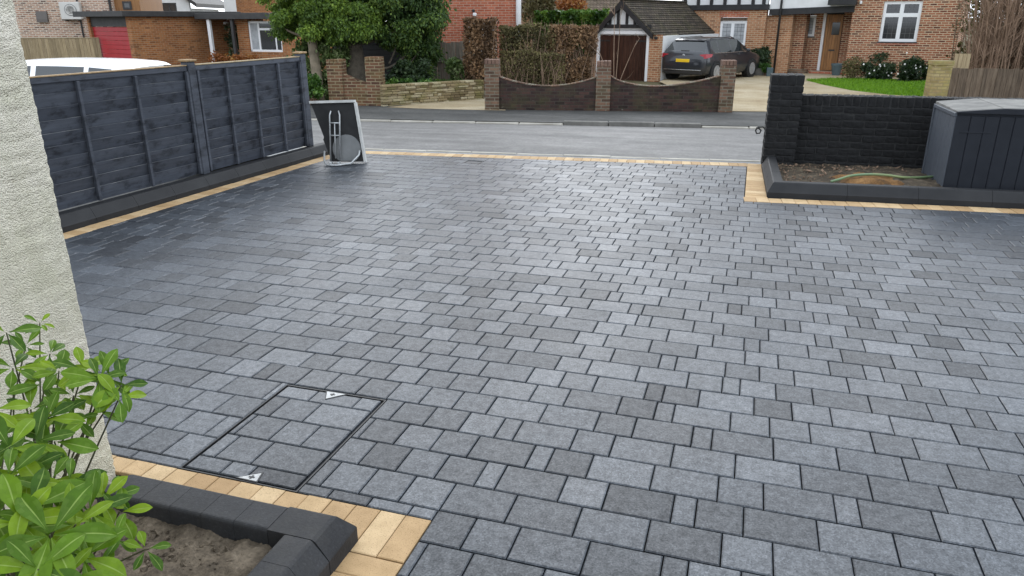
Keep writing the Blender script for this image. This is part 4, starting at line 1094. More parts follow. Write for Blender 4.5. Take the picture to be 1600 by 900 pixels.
# fence panel behind the sparse part of the beech hedge
hedge('beech_hedge', 'copper brown leaved clipped hedge behind the dark scooped wall beside the garage', H1, hx(858), hx(931), -.05, .7, ZF, hz(40), 9000, .070, 'lf_beech', 21, 120, .16, holes=.34)
hedge('olive_hedge', 'sparse olive brown twiggy hedge left of the copper leaved hedge', H1, hx(780), hx(868), -.02, .6, ZF, hz(40), 15000, .062, 'lf_twig', 22, 220, .14, holes=.27)
hedge('mossy_hedge', 'low mossy olive growth at the foot of the hedges behind the scooped wall', H1, hx(784), hx(884), -.34, -.05, ZF, hz(80), 4200, .05, 'lf_twig', 25, 110, .10, holes=.30)
hedge('beech_column', 'tall copper brown beech clump beside the grey board fence', H1, hx(731), hx(779), -.5, .1, ZF+.25, hz(30, 750), 5200, .08, 'lf_beech', 23, 40, .12)
G2 = Fr((-6.9, 31.5), 5)
hedge('laurel_hedge', 'bright green laurel hedge showing above the beech hedge', G2, G2.hit(835, 30)[0], G2.hit(948, 30)[0], 0, .8, ZF, G2.hit(900, 18)[1], 9000, .17, 'lf_laurel', 24, None, .14)
# grey board fence and its bush
GF = Fr((-8.0, 20.9), 8)
gf = thing('board_fence', 'grey weathered vertical board fence between conifer and copper hedge', 'fence', GF, 0, 0, ZF)
a0, a1 = GF.hit(676, 100)[0], GF.hit(741, 100)[0]; zt = GF.hit(700, 66)[1]; zm = GF.hit(700, 95)[1]; nb_ = 9
for k in range(nb_):
    x0 = a0+(a1-a0)*k/nb_; x1 = a0+(a1-a0)*(k+1)/nb_; m = MB(); m.box(x0+.003, x1-.003, random.uniform(0, .012), .022, ZF+.1, zt+random.gauss(0, .012), .003); part('board', m, MAT['wood_grey'], gf)
m = MB(); m.box(a0-.02, a1, -.035, -.001, zm-.04, zm+.04, .004); part('rail', m, MAT['wood_grey'], gf)
m = MB(); m.box(a0-.10, a0-.01, -.04, .06, ZF, zt+.05, .006); part('post', m, MAT['wood_grey'], gf)
def bush(name, label, P, blobs, n, size, mat, seed, cat='shrub', stems=6, shell=.4, group=None, droop=0., smat='stem_bare'):
    rg = random.Random(seed); P = Vector(P); root = thing(name, label, cat, loc=tuple(P), group=group); m = MB()
    leafcloud(m, [(Vector(c)-P, r) for c, r in blobs], n, size, rg, droop, shell); obj('foliage', m.mesh('foliage', MAT[mat]), root)
    m = MB()
    for k in range(stems):
        c, r = blobs[rg.randrange(len(blobs))]; q = Vector(c)-P; m.tube([(rg.gauss(0, .05), rg.gauss(0, .05), 0), q*.5+Vector((rg.gauss(0, .05), 0, .05)), q], [.014, .010, .005], 5, False)
    if stems: obj('stems', m.mesh('stems', MAT[smat]), root, None, None, None, 'stuff')
    return root
def bl_px(rg, x0, x1, y0, y1, d, n, s, dd=.3):
    out = []
    for _ in range(n):
        p = at_d(rg.uniform(x0, x1), rg.uniform(y0, y1), d+rg.uniform(-dd, dd)); q = s*rg.uniform(.7, 1.3); out.append((p, (q, q, q*.8)))
    return out
rg = random.Random(31)
def gbase(x, d, z=ZF): 
    p = at_d(x, 130, d); p.z = z; return p
bush('variegated_bush', 'pale variegated leafy bush in front of the grey board fence', gbase(728, 20.3, ZF+.2), bl_px(rg, 704, 752, 96, 128, 20.3, 18, .16), 2600, .11, 'lf_var', 1)
bush('low_plants', 'low bright green plants along the top of the stone wall', gbase(660, 19.4, ZF+.4), bl_px(rg, 602, 680, 127, 134, 19.1, 20, .09, .12)+bl_px(rg, 680, 752, 127, 134, 20.2, 20, .09, .12), 3200, .07, 'lf_laurel', 2, 'plants', 0)
bush('shrub', 'dark glossy shrub at the foot of the conifer above the stone wall', gbase(640, 19.5), bl_px(rg, 600, 672, 100, 132, 19.5, 22, .17), 3600, .10, 'lf_dark', 3)
bush('shrub', 'light green shrub behind the slim pale trunk', gbase(485, 19.5), bl_px(rg, 468, 540, 62, 150, 19.6, 46, .2), 6500, .10, 'lf_var', 4)
bush('shrub', 'low green shrub at the fence end behind the slim trunk', gbase(482, 18.3), bl_px(rg, 466, 500, 120, 148, 18.3, 14, .15), 2200, .09, 'lf_laurel', 5)
# dark close-boarded screen behind the conifer trunk
DS = Fr((-10.3, 21.0), 8)
ds = thing('shed', 'black boarded shed side behind the conifer trunk', 'shed', DS, 0, 0, ZF)
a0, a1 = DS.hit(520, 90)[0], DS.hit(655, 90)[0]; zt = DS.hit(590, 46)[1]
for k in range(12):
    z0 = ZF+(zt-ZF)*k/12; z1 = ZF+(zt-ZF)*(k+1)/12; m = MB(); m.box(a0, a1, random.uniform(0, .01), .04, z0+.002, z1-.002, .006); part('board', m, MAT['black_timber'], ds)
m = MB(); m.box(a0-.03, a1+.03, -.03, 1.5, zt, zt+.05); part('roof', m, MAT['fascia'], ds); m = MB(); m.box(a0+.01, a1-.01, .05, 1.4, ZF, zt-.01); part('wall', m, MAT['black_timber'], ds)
# bare winter stems at the right and twigs before the garage
def bare(name, label, base_fn, n, h, spread, seed, r=.02, fork=3, mat='stem_bare', group=None):
    rg = random.Random(seed); P0 = Vector(base_fn(rg)); root = thing(name, label, 'shrub', loc=tuple(P0), group=group)
    m = MB(); tw = MB()
    for _ in range(n):
        b = Vector(base_fn(rg))-P0; b.z = 0; hh = h*rg.uniform(.6, 1.1); lx, ly = rg.gauss(0, spread), rg.gauss(0, spread)
        pts = [b, b+Vector((lx*.35+rg.gauss(0, .04), ly*.3, hh*.45)), b+Vector((lx, ly, hh))]; pts = smooth_path(pts, 4); m.tube(pts, [r*(1-.8*i/len(pts)) for i in range(len(pts))], 5, False)
        for _ in range(fork):
            i = rg.randrange(3, len(pts)-1); q = pts[i]; e = q+Vector((rg.gauss(0, .28), rg.gauss(0, .25), rg.uniform(.25, .8)*hh*.35)); tw.tube([q, q.lerp(e, .5)+Vector((rg.gauss(0, .04), 0, .03)), e], [r*.45, r*.3, r*.15], 4, False)
    obj('stem', m.mesh('stem', MAT[mat]), root); obj('twigs', tw.mesh('twigs', MAT[mat]), root, None, None, None, 'stuff')
    return root
def bpx(x0, x1, d):
    def f(rg): p = at_d(rg.uniform(x0, x1), 120, d+rg.uniform(-.5, .6)); p.z = ZF; return p
    return f
bare('bare_shrub', 'tall bare brown stems of a leafless shrub behind the right board fence', bpx(1518, 1680, 19.2), 190, 3.6, .40, 41, .020, 9)
bare('bare_shrub', 'pale thin leafless stems at the corner of the brick house', bpx(1512, 1545, 20.5), 22, 3.2, .25, 42, .022, 6)
bare('bare_sapling', 'thin leafless sapling in front of the dark garage doors', lambda rg: (lambda p: Vector((p.x, p.y, ZF)))(at_d(958+rg.uniform(-2, 4), 120, 18.3)), 4, 2.3, .38, 43, .016, 2)

# ================================================================== BUILDING HELPERS
def wall_with_holes(root, a0, a1, z0, z1, b0, b1, holes, mat, name='wall', sub=None):
    """wall slab facing -b with openings (a0,a1,z0,z1) left free"""
    xs = sorted({a0, a1, *[h[0] for h in holes], *[h[1] for h in holes]}); zs = sorted({z0, z1, *[h[2] for h in holes], *[h[3] for h in holes]})
    xs = [x for x in xs if a0 <= x <= a1]; zs = [z for z in zs if z0 <= z <= z1]
    m = MB()
    solid = lambda x, z: not any(h[0] < x < h[1] and h[2] < z < h[3] for h in holes)
    grid = {}
    vid = {}
    def V(x, y, z):
        k = (round(x, 5), round(y, 5), round(z, 5))
        if k not in vid: vid[k] = len(m.v); m.v.append((x, y, z))
        return vid[k]
    nx, nz = len(xs)-1, len(zs)-1
    S_ = [[solid((xs[i]+xs[i+1])/2, (zs[j]+zs[j+1])/2) for j in range(nz)] for i in range(nx)]
    for i in range(nx):
        for j in range(nz):
            if not S_[i][j]: continue
            x0, x1, y0, y1 = xs[i], xs[i+1], zs[j], zs[j+1]
            m.f.append((V(x0, b0, y0), V(x1, b0, y0), V(x1, b0, y1), V(x0, b0, y1))); m.f.append((V(x0, b1, y1), V(x1, b1, y1), V(x1, b1, y0), V(x0, b1, y0)))
            if i == 0 or not S_[i-1][j]: m.f.append((V(x0, b0, y0), V(x0, b0, y1), V(x0, b1, y1), V(x0, b1, y0)))
            if i == nx-1 or not S_[i+1][j]: m.f.append((V(x1, b0, y1), V(x1, b0, y0), V(x1, b1, y0), V(x1, b1, y1)))
            if j == 0 or not S_[i][j-1]: m.f.append((V(x0, b0, y0), V(x0, b1, y0), V(x1, b1, y0), V(x1, b0, y0)))
            if j == nz-1 or not S_[i][j+1]: m.f.append((V(x0, b0, y1), V(x1, b0, y1), V(x1, b1, y1), V(x0, b1, y1)))
    return part(name, m, mat, root, sub)
def window(root, a0, a1, z0, z1, b, cols, rows, fr=.05, mat='upvc', glass='glass', curtain=False, lead=0, sill=True, bar=.04):
    """cols / rows: fractions where mullions and transoms stand"""
    m = MB(); d0, d1 = b-.005, b+.06
    m.box(a0, a1, d0, d1, z0, z0+fr); m.box(a0, a1, d0, d1, z1-fr, z1); m.box(a0, a0+fr, d0, d1, z0+fr, z1-fr); m.box(a1-fr, a1, d0, d1, z0+fr, z1-fr)
    wn = part('window', m, MAT[mat], root)
    ca = [a0+fr]+[a0+(a1-a0)*c for c in cols]+[a1-fr]; rz = [z0+fr]+[z0+(z1-z0)*r for r in rows]+[z1-fr]
    for c in ca[1:-1]: mm = MB(); mm.box(c-bar/2, c+bar/2, d0+.004, d1, z0+fr, z1-fr); part('mullion', mm, MAT[mat], root, wn)
    for i in range(len(ca)-1):
        x0 = ca[i]+(bar/2 if i else 0); x1 = ca[i+1]-(bar/2 if i < len(ca)-2 else 0)
        for r in rz[1:-1]: mm = MB(); mm.box(x0, x1, d0+.004, d1, r-bar/2, r+bar/2); part('transom', mm, MAT[mat], root, wn)
        for j in range(len(rz)-1):
            y0 = rz[j]+(bar/2 if j else 0); y1 = rz[j+1]-(bar/2 if j < len(rz)-2 else 0)
            mm = MB(); mm.box(x0, x1, b+.025, b+.032, y0, y1); part('pane', mm, MAT[glass], root, wn)
            if lead:
                mm = MB(); k = max(1, round((x1-x0)/lead)); l = max(1, round((y1-y0)/lead))
                for q in range(1, k): c = x0+(x1-x0)*q/k; mm.box(c-.005, c+.005, b+.017, b+.0248, y0, y1)
                for q in range(1, l): c = y0+(y1-y0)*q/l; mm.box(x0, x1, b+.018, b+.0246, c-.005, c+.005)
                if mm.v: part('lead_bars', mm, MAT['lead'], root, wn, kind='stuff')
    if sill: mm = MB(); mm.box(a0-.04, a1+.04, b-.07, b+.05, z0-.045, z0-.002); part('sill', mm, MAT['fascia'], root, wn)
    return wn

# ================================================================== GARAGE WITH GABLE
GG = Fr((-4.45, 27.2), -18); ZG = ZF-.2
ga = thing('garage', 'small gabled garage with black and white timbering and dark wooden doors', 'garage', GG, 0, 0, ZG)
h = GG.hit
ax_, az_ = h(973, 1); eL, eLz = h(926, 57); eR, eRz = h(1022, 53); dL, dTz = h(937, 53); dR, _ = h(1011, 52)
wL, wR = dL-.30, dR+.50; eave = (eLz+eRz)/2; apex = az_; DEP = 5.8; beamz = h(975, 41)[1]
whiteL, whiteR = h(934, 60)[0], h(1016, 60)[0]
m = MB(); m.box(wL, dL-.10, 0, .22, ZG, eave); part('pier', m, MAT['br_multi2'], ga); m = MB(); m.box(dR+.10, wR, 0, .22, ZG, eave+.02); part('pier', m, MAT['br_multi2'], ga)
m = MB(); m.box(wR-.22, wR, .22, DEP, ZG, eave-.02); part('side_wall', m, MAT['white'], ga); m = MB(); m.box(wL, wL+.22, .22, DEP, ZG, eave-.02); part('side_wall', m, MAT['br_multi2'], ga)
m = MB(); m.box(dL-.098, dL, -.01, .12, ZG, dTz+.10); part('door_frame', m, MAT['upvc'], ga); m = MB(); m.box(dR, dR+.098, -.01, .12, ZG, dTz+.10); part('door_frame', m, MAT['upvc'], ga)
m = MB(); m.box(dL+.0005, dR-.0005, -.01, .12, dTz, dTz+.10); part('door_frame', m, MAT['upvc'], ga)
nd = 14
for k in range(nd):
    x0 = dL+.006+(dR-dL-.012)*k/nd; x1 = dL+.006+(dR-dL-.012)*(k+1)/nd; m = MB(); m.box(x0+.003, x1-.003, .05+(.004 if k % 2 else 0), .09, ZG+.03, dTz-.005, .004); part('door_board', m, MAT['wood_dark'], ga)
for (x0, x1, zz) in ((dL+.01, dL+.42, dTz-.25), (dR-.42, dR-.01, dTz-.25)): m = MB(); m.box(x0, x1, .035, .0495, zz, zz+.05, .004); part('hinge', m, MAT['metal_dk'], ga)
# gable: white panels between black timbers
gz0 = beamz; m = MB(); m.prism([(wL-.02, gz0-.10), (eR-.16, gz0-.10), (eR-.16, eave), (ax_, apex-.12), (wL-.02, eave)], .03, .10, 'y'); part('gable_panel', m, MAT['white'], ga)
m = MB(); m.box(eL+.12, eR-.12, -.03, .028, gz0-.06, gz0+.06, .004); part('gable_beam', m, MAT['black_timber'], ga)
for x in (953, 965.5, 979, 991.5):
    a, zb = h(x, 42); t = 1-abs(a-ax_)/((eR-eL)/2); zt = eave+(apex-eave)*t-.10; m = MB(); m.box(a-.045, a+.045, -.022, .0285, gz0+.062, max(gz0+.1, zt)); part('gable_stud', m, MAT['black_timber'], ga)
for (e, ez) in ((eL, eLz), (eR, eRz)):
    m = MB(); d = .17; m.prism([(e, ez), (ax_, apex), (ax_, apex-d*1.25), (e+(.0 if e < ax_ else 0), ez-d)] if e < ax_ else [(ax_, apex), (e, ez), (e, ez-d), (ax_, apex-d*1.25)], -.14, -.075, 'y'); part('barge_board', m, MAT['black_timber'], ga)
# tiled roof: overlapping courses
for sgn, e, ez in ((-1, eL, eLz), (1, eR, eRz)):
    e2 = e+sgn*.06; sl = Vector((e2-ax_, ez-.05-apex)); Ls = sl.length; u = sl/Ls; nn = Vector((-u.y, u.x)) if sgn < 0 else Vector((u.y*-1, u.x)); nn = Vector((-u.y, u.x)); nn = nn if nn.y > 0 else -nn; rows = int(Ls/.105)
    m = MB()
    for r in range(rows):
        s0 = Ls*r/rows-.02; s1 = Ls*(r+1)/rows; 
        A = Vector((ax_, apex))+u*max(0, s0); B = Vector((ax_, apex))+u*s1; lo = nn*.02; hi = nn*.045
        q = [A+lo, B+hi, B+lo*.3, A-lo*.2]; m.prism([tuple(x) for x in q], -.10, DEP+.15, 'y')
    rf = part('roof', m, MAT['tile'], ga)
    if sgn > 0: mm = MB(); mm.tube([(e2+.04, -.08, ez-.13), (e2+.04, DEP+.1, ez-.13)], .05, 8); part('gutter', mm, MAT['metal_dk'], ga, rf)
m = MB()
for k in range(14): m.box(ax_-.09, ax_+.09, -.11+k*.40, -.11+(k+1)*.40-.01, apex+.01, apex+.07, .02)
part('ridge_tiles', m, MAT['tile'], ga, kind='stuff')

# ================================================================== HALF-TIMBERED HOUSE
HF = Fr((4.9, 30.5), -14); ZH = ZF-.05; h = HF.hit
ho = thing('house', 'red brick and half timbered house with recessed porch across the street', 'house', HF, 0, 0, ZH)
aC = h(1322, 90)[0]; aR = h(1497, 60)[0]; ZT = 5.2
w0, w1 = h(1376, 40)[0], h(1436, 40)[0]; wz0, wz1 = h(1400, 65.5)[1], h(1410, 1.5)[1]
wall_with_holes(ho, aC, aR, ZH, ZT, 0, .3, [(w0, w1, wz0, wz1)], MAT['br_multi'])
m = MB(); m.box(aR-.3, aR-.001, .301, 7, ZH, ZT); part('wall', m, MAT['br_multi'], ho)
window(ho, w0+.003, w1-.003, wz0+.003, wz1-.003, .06, [.49], [.66], .10, lead=.17, bar=.13, sill=True)
m = MB(); m.box(w0-.05, w1+.05, -.03, .05, wz0-.10, wz0-.05); part('tile_sill', m, MAT['br_red'], ho)
# porch: back wall with small window and door, set back
PB = 1.25
aP0 = h(1232, 90, .15)[0]
sx0, sx1 = h(1250, 40, PB)[0], h(1274, 40, PB)[0]; sz0, sz1 = h(1262, 57, PB)[1], h(1262, 24, PB)[1]
dx0, dx1 = h(1287, 60, PB)[0], h(1313, 60, PB)[0]; dz0, dz1 = ZH+.16, h(1300, 22, PB)[1]
wall_with_holes(ho, h(1222, 90, PB)[0], aC+.6, ZH, ZT, PB, PB+.3, [(sx0, sx1, sz0, sz1), (dx0-.1, dx1+.03, dz0-.02, dz1+.06)], MAT['br_multi'])
window(ho, sx0+.003, sx1-.003, sz0+.003, sz1-.003, PB+.05, [], [], .09, glass='curtain', lead=.13)
m = MB(); m.box(dx0-.3, dx1+.3, PB+.301, PB+.4, ZH, dz1+.4); part('wall', m, MAT['black_timber'], ho)  # dark backing added behind the doorway so the bright sky does not show through
m = MB(); m.box(dx0-.0005, dx1+.028, PB-.02, PB+.1, dz1+.002, dz1+.055); part('door_head', m, MAT['black_timber'], ho)
m = MB(); m.box(dx0-.098, dx0-.001, PB-.03, PB+.12, dz0-.015, dz1+.055); part('door_frame', m, MAT['upvc'], ho)
nd = 6
for k in range(nd):
    x0 = dx0+(dx1-dx0)*k/nd; x1 = dx0+(dx1-dx0)*(k+1)/nd; m = MB(); m.box(x0+.003, x1-.003, PB+.06, PB+.10, dz0, dz1-.01, .004); part('door_board', m, MAT['wood_door'], ho)
m = MB(); m.box(dx0+.24, dx0+.52, PB+.045, PB+.0595, dz1-.75, dz1-.3, .003); part('door_light', m, MAT['glass'], ho)
m = MB(); m.box(dx0+.22, dx0+.44, PB+.04, PB+.0595, dz0+.72, dz0+.78, .003); part('letter_plate', m, MAT['metal_dk'], ho)
m = MB(); m.box(dx0-.25, aC-.005, PB-.75, PB-.002, ZH, ZH+.15, .01); part('door_step', m, MAT['br_red'], ho)
m = MB(); m.box(aC-.005, aC+.22, .302, PB-.002, ZH, ZT-.5); part('wall', m, MAT['br_multi'], ho)
# low plinth wall across the porch and brick pillar left of it
m = MB(); m.box(aP0, dx0-.30, .30, .55, ZH, ZH+.22, .01); part('plinth', m, MAT['br_pier'], ho)
aB = h(1196, 60, .1)[0]
m = MB(); m.box(aB+.001, aP0, .12, .6, ZH, h(1210, 24)[1]); part('pillar', m, MAT['br_multi2'], ho)
m = MB(); m.box(aB+.01, aP0+.4, .62, PB-.002, ZH, ZT-.5); part('wall', m, MAT['br_multi'], ho)
# bay at the left with its window
aL = h(1060, 60, -.15)[0]; bx0, bx1 = h(1124, 50, -.15)[0], h(1166, 50, -.15)[0]; bz0, bz1 = h(1150, 71, -.15)[1], h(1150, 33, -.15)[1]
zb1 = h(1130, 16, -.15)[1]; zb0 = h(1130, 12, -.15)[1]
wall_with_holes(ho, aL, aB, ZH, zb1-.001, -.15, .15, [(bx0, bx1, bz0, bz1+.14)], MAT['br_multi2'])
window(ho, bx0+.003, bx1-.003, bz0+.003, bz1, -.10, [.47], [], .09, glass='curtain', lead=.14, bar=.12)
m = MB(); m.box(bx0+.003, bx1-.003, -.145, -.04, bz1+.003, bz1+.135); part('lintel', m, MAT['wood_brown'], ho)
# soldier course over the bay window
k = 11
for q in range(k): x0 = bx0-.05+(bx1-bx0+.1)*q/k; x1 = bx0-.05+(bx1-bx0+.1)*(q+1)/k; m = MB(); m.box(x0+.006, x1-.006, -.158, -.1505, bz1+.14, bz1+.36); part('brick', m, MAT['br_red'], ho)
# timber frame above
m = MB(); m.box(aL, aB+.06, -.22, .12, zb1, zb1+.20, .006); part('beam', m, MAT['black_timber'], ho)
m = MB(); m.box(aL, aB+.0, -.10, .14, zb1+.202, ZT); part('render_panel', m, MAT['white'], ho)
a = aL+.1
for x in (1070, 1090.5, 1111, 1132, 1154, 1176, 1193):
    c = h(x, 4, -.2)[0]; m = MB(); m.box(c-.06, c+.06, -.17, -.102, zb1+.203, ZT, .004); part('stud', m, MAT['black_timber'], ho)
# beam and white band over the porch, sloping eave line
za, zc = h(1200, 24)[1], h(1330, 19)[1]
m = MB(); m.prism([(aB+.065, za), (aC+.05, zc), (aC+.05, zc+.22), (aB+.065, za+.22)], -.06, .12, 'y'); part('beam', m, MAT['black_timber'], ho)
m = MB(); m.prism([(aB+.065, za+.222), (aC+.05, zc+.222), (aC+.05, ZT), (aB+.065, ZT)], -.03, .11, 'y'); part('render_panel', m, MAT['white'], ho)
c = h(1297, 2)[0]; m = MB(); m.box(c, aC+.12, -.42, -.062, h(1310, 8)[1], h(1310, 8)[1]+.22, .01); part('canopy', m, MAT['black_timber'], ho)
pa0, pz0 = h(1222, 0, -.15); pa1, pz1 = h(1208, 112, -.15)
m = MB(); pm = (pa0+pa1)/2; m.tube([(pm, -.12, ZH), (pm, -.12, ZT)], .042, 8); part('drainpipe', m, MAT['metal_dk'], ho, smooth=True)
m = MB(); m.prism([(aL-.4, ZT), (aR+.4, ZT), (aR-1.5, ZT+2.6), (aL+1.5, ZT+2.6)], -.4, 7.4, 'y'); part('roof', m, MAT['tile'], ho)
m = MB(); m.box(aC+.2, aC+.27, -.08, -.001, h(1345, 4)[1]-.05, h(1345, 4)[1]+.06, .01); part('wall_light', m, MAT['upvc'], ho)
# pots and shrubs at the house
def pot(name, label, P, r, hh, mat):
    m = MB(); m.lathe([(r*.72, 0), (r, hh*.82), (r*1.1, hh*.83), (r*1.1, hh), (r*.95, hh), (r*.9, hh*.9), (.02, hh*.9)], 18); m.v = [(x+P[0], y+P[1], z+P[2]) for x, y, z in m.v]; return single(name, m, mat, label, 'pot', smooth=False)
pp = HF.w(h(1307, 110, -.1)[0], -.12, ZF+.03); pot('plant_pot', 'slate blue pot standing beside the red door step', pp, .19, .42, MAT['pot_blue'])
rg = random.Random(77)
bush('flowering_shrub', 'dark green shrub with white blooms below the four pane window', gbase(1428, 24.8), bl_px(rg, 1412, 1450, 98, 122, 24.8, 26, .2), 4200, .10, 'lf_dark', 11)
bush('flowering_shrub', 'low dark green shrub left of the white flowering bush', gbase(1375, 25.6), bl_px(rg, 1352, 1392, 104, 122, 25.5, 22, .2), 3600, .10, 'lf_dark', 12)
bush('twiggy_shrub', 'thin olive shrub beside the blue pot', gbase(1330, 25.8), bl_px(rg, 1318, 1345, 95, 122, 25.8, 16, .22), 1300, .08, 'lf_twig', 13, stems=14)
bush('climber', 'sparse leafless climber on the brick below the window', gbase(1372, 26.3), bl_px(rg, 1362, 1385, 84, 96, 26.3, 8, .15), 420, .08, 'lf_dark', 14, stems=10)
bush('potted_conifer', 'small dark conifer in front of the brick pillar beside the parked car', gbase(1188, 27.9), bl_px(rg, 1180, 1197, 80, 104, 27.9, 14, .22), 2600, .10, 'lf_dark', 15)
bush('potted_plant', 'small bright green plant at the foot of the little conifer', gbase(1193, 27.5), bl_px(rg, 1186, 1199, 102, 109, 27.5, 7, .14), 900, .08, 'lf_laurel', 16)
def tq(P, w_, d, hh): m = MB(); m.box(P.x-w_/2, P.x+w_/2, P.y-d/2, P.y+d/2, P.z, P.z+hh, .015); return m
single('trough', tq(at_z(1192, 117.5, ZF+.03), .62, .35, .26), MAT['kerb_dark'], 'grey stone trough under the small conifer by the car', 'trough')
single('plant_pot', tq(at_z(1202, 119, ZF+.03), .22, .22, .30), MAT['pot_blue'], 'small green grey pot at the foot of the black drainpipe', 'pot')
m = MB()
for _ in range(26):
    x, y = rg.choice([(rg.gauss(1425, 12), rg.gauss(107, 9)), (rg.gauss(1372, 14), rg.gauss(113, 5))]); p = at_d(x, min(y, 121), 24.5 if x > 1400 else 25.2)
    m.lathe([(.008, -.015), (.032, 0), (.028, .02), (.008, .024)], 6, Matrix.Translation(p) @ Matrix.Rotation(1.2, 4, 'X'))
single('white_blooms', m, MAT['petal'], 'white blossoms on the shrubs below the brick house window', 'flowers', kind='stuff')

# ================================================================== RIGHT: PIER AND BOARD FENCE
RFc = at_d(1468, 120, 18.0); RF = Fr((RFc.x, RFc.y), 9); h = RF.hit
rp = thing('gate_pier', 'lichen covered yellow brick pier at the end of the brown board fence', 'pier', RF, 0, 0, ZF)
pa0, pa1 = h(1456, 130)[0], h(1484, 130)[0]; pz = h(1470, 95)[1]
m = MB(); m.box(pa0, pa1, 0, .42, ZF, pz-.11, .008); part('shaft', m, MAT['br_yellow'], rp); m = MB(); m.box(pa0-.02, pa1+.02, -.02, .44, pz-.109, pz, .012); part('cap', m, MAT['br_yellow'], rp)
bf = thing('board_fence', 'dark brown vertical board fence behind the storage box', 'fence', RF, pa1, 0, ZF)
x = pa1+.01; zt = h(1540, 108)[1]
while x < pa1+3.2:
    wd = random.uniform(.09, .13); m = MB(); m.box(x, x+wd-.005, .16+random.uniform(0, .015), .185, ZF, zt+random.gauss(0, .012), .003); part('board', m, MAT['wood_brown'], bf); x += wd
for zz in (ZF+.2, zt-.2): m = MB(); m.box(pa1+.01, pa1+3.2, .187, .23, zz, zz+.07); part('rail', m, MAT['wood_brown'], bf)
m = MB(); q0, q1 = h(1490, 100, .9)[0], h(1515, 100, .9)[0]; zq = h(1500, 84, .9)[1]
for k in range(4): m.box(q0+(q1-q0)*k/4, q0+(q1-q0)*(k+1)/4-.004, .9, .925, ZF, zq, .003)
single('fence_panel', m, MAT['wood_new'], 'short greenish timber panel behind the lichen covered pier', 'fence', fr=RF)

hedge('twig_hedge', 'dense brown winter hedge behind the bare stems at the right edge', RF, h(1512, 60, 3)[0], h(1800, 60, 3)[0], 3, 4.2, ZF, h(1560, -40, 3)[1], 16000, .10, 'lf_twig', 55, 200, .3, holes=.2)

# ================================================================== RED BRICK HOUSE, CENTRE LEFT
CF = Fr((-9.0, 23.8), 18); h = CF.hit
ch_ = thing('house', 'plain red brick house side wall with white corner pipe behind the conifer', 'house', CF, 0, 0, ZF)
a0, a1 = h(640, 30)[0], h(813, 30)[0]; x0, x1 = h(732, 40)[0], h(776, 40)[0]; z0, z1 = h(750, 62)[1], h(750, 30)[1]
wall_with_holes(ch_, a0, a1, ZF-.1, 5, 0, .3, [(x0, x1, ZF+.3, z1)], MAT['br_red'])
m = MB(); m.box(a1-.3, a1-.001, .301, 8, ZF, 5); part('wall', m, MAT['br_red'], ch_)
window(ch_, x0+.003, x1-.003, ZF+.303, z1-.003, .05, [.5], [.5], .14, bar=.12)
m = MB(); m.tube([(a1-.06, -.07, ZF), (a1-.06, -.07, 5)], .085, 8); part('downpipe', m, MAT['upvc'], ch_, smooth=True)
lx, lz = h(740, 20); m = MB(); m.box(lx-.04, lx+.04, -.12, -.001, lz+.02, lz+.10, .01); wl = part('wall_light', m, MAT['metal_dk'], ch_); m = MB(); m.box(lx-.02, lx+.10, -.16, -.06, lz-.10, lz+.0, .02); part('lamp_shade', m, MAT['upvc'], ch_, wl)
m = MB(); m.prism([(a0-.3, 5), (a1+.3, 5), (a1-1, 7.4), (a0+1, 7.4)], -.3, 8.2, 'y'); part('roof', m, MAT['tile2'], ch_)
# far roof behind the hedges
QF = Fr((-6.5, 46), 2); h = QF.hit
fh = thing('house', 'distant low house with a long brown tiled roof behind the hedges', 'house', QF, 0, 0, ZF)
a0, a1 = h(790, 20)[0], h(1010, 20)[0]; ze = h(880, 18)[1]
m = MB(); m.box(a0+.4, a1-.4, .4, 8, ZF, ze-.05); part('wall', m, MAT['br_multi2'], fh)
m = MB(); rows = 20
zr = ze+4.2
for r in range(rows):
    t0, t1 = r/rows, (r+1)/rows; z0 = ze+(zr-ze)*t0; z1 = ze+(zr-ze)*t1; b0, b1 = 4.5*t0, 4.5*t1; i0, i1 = 4.3*t0, 4.3*t1
    m.add([(a0+i0, b0-.04, z0), (a1-i0, b0-.04, z0), (a1-i1, b1, z1), (a0+i1, b1, z1), (a0+i1, b1, z1-.1), (a1-i1, b1, z1-.1), (a0+i0, b0-.04, z0-.06), (a1-i0, b0-.04, z0-.06)], [(0, 1, 2, 3), (6, 7, 1, 0)])
part('roof', m, MAT['tile2'], fh)
for px in (838, 889):
    xx, zz = h(px, 22); m = MB(); m.box(xx-.2, xx+.2, .33, .398, zz-.7, zz+.2); part('window', m, MAT['upvc'], fh)
rg = random.Random(90)
bush('garden_tree', 'hazy olive bare tree in front of the distant brown roof', gbase(842, 34), bl_px(rg, 822, 862, -8, 30, 34, 26, .5, 1), 2600, .16, 'lf_twig', 17, 'tree', 18)
bush('garden_shrub', 'orange brown shrub in front of the distant roof', gbase(893, 33), bl_px(rg, 876, 908, 2, 26, 33, 16, .4, .8), 1600, .15, 'lf_orange', 18, 'tree', 10)

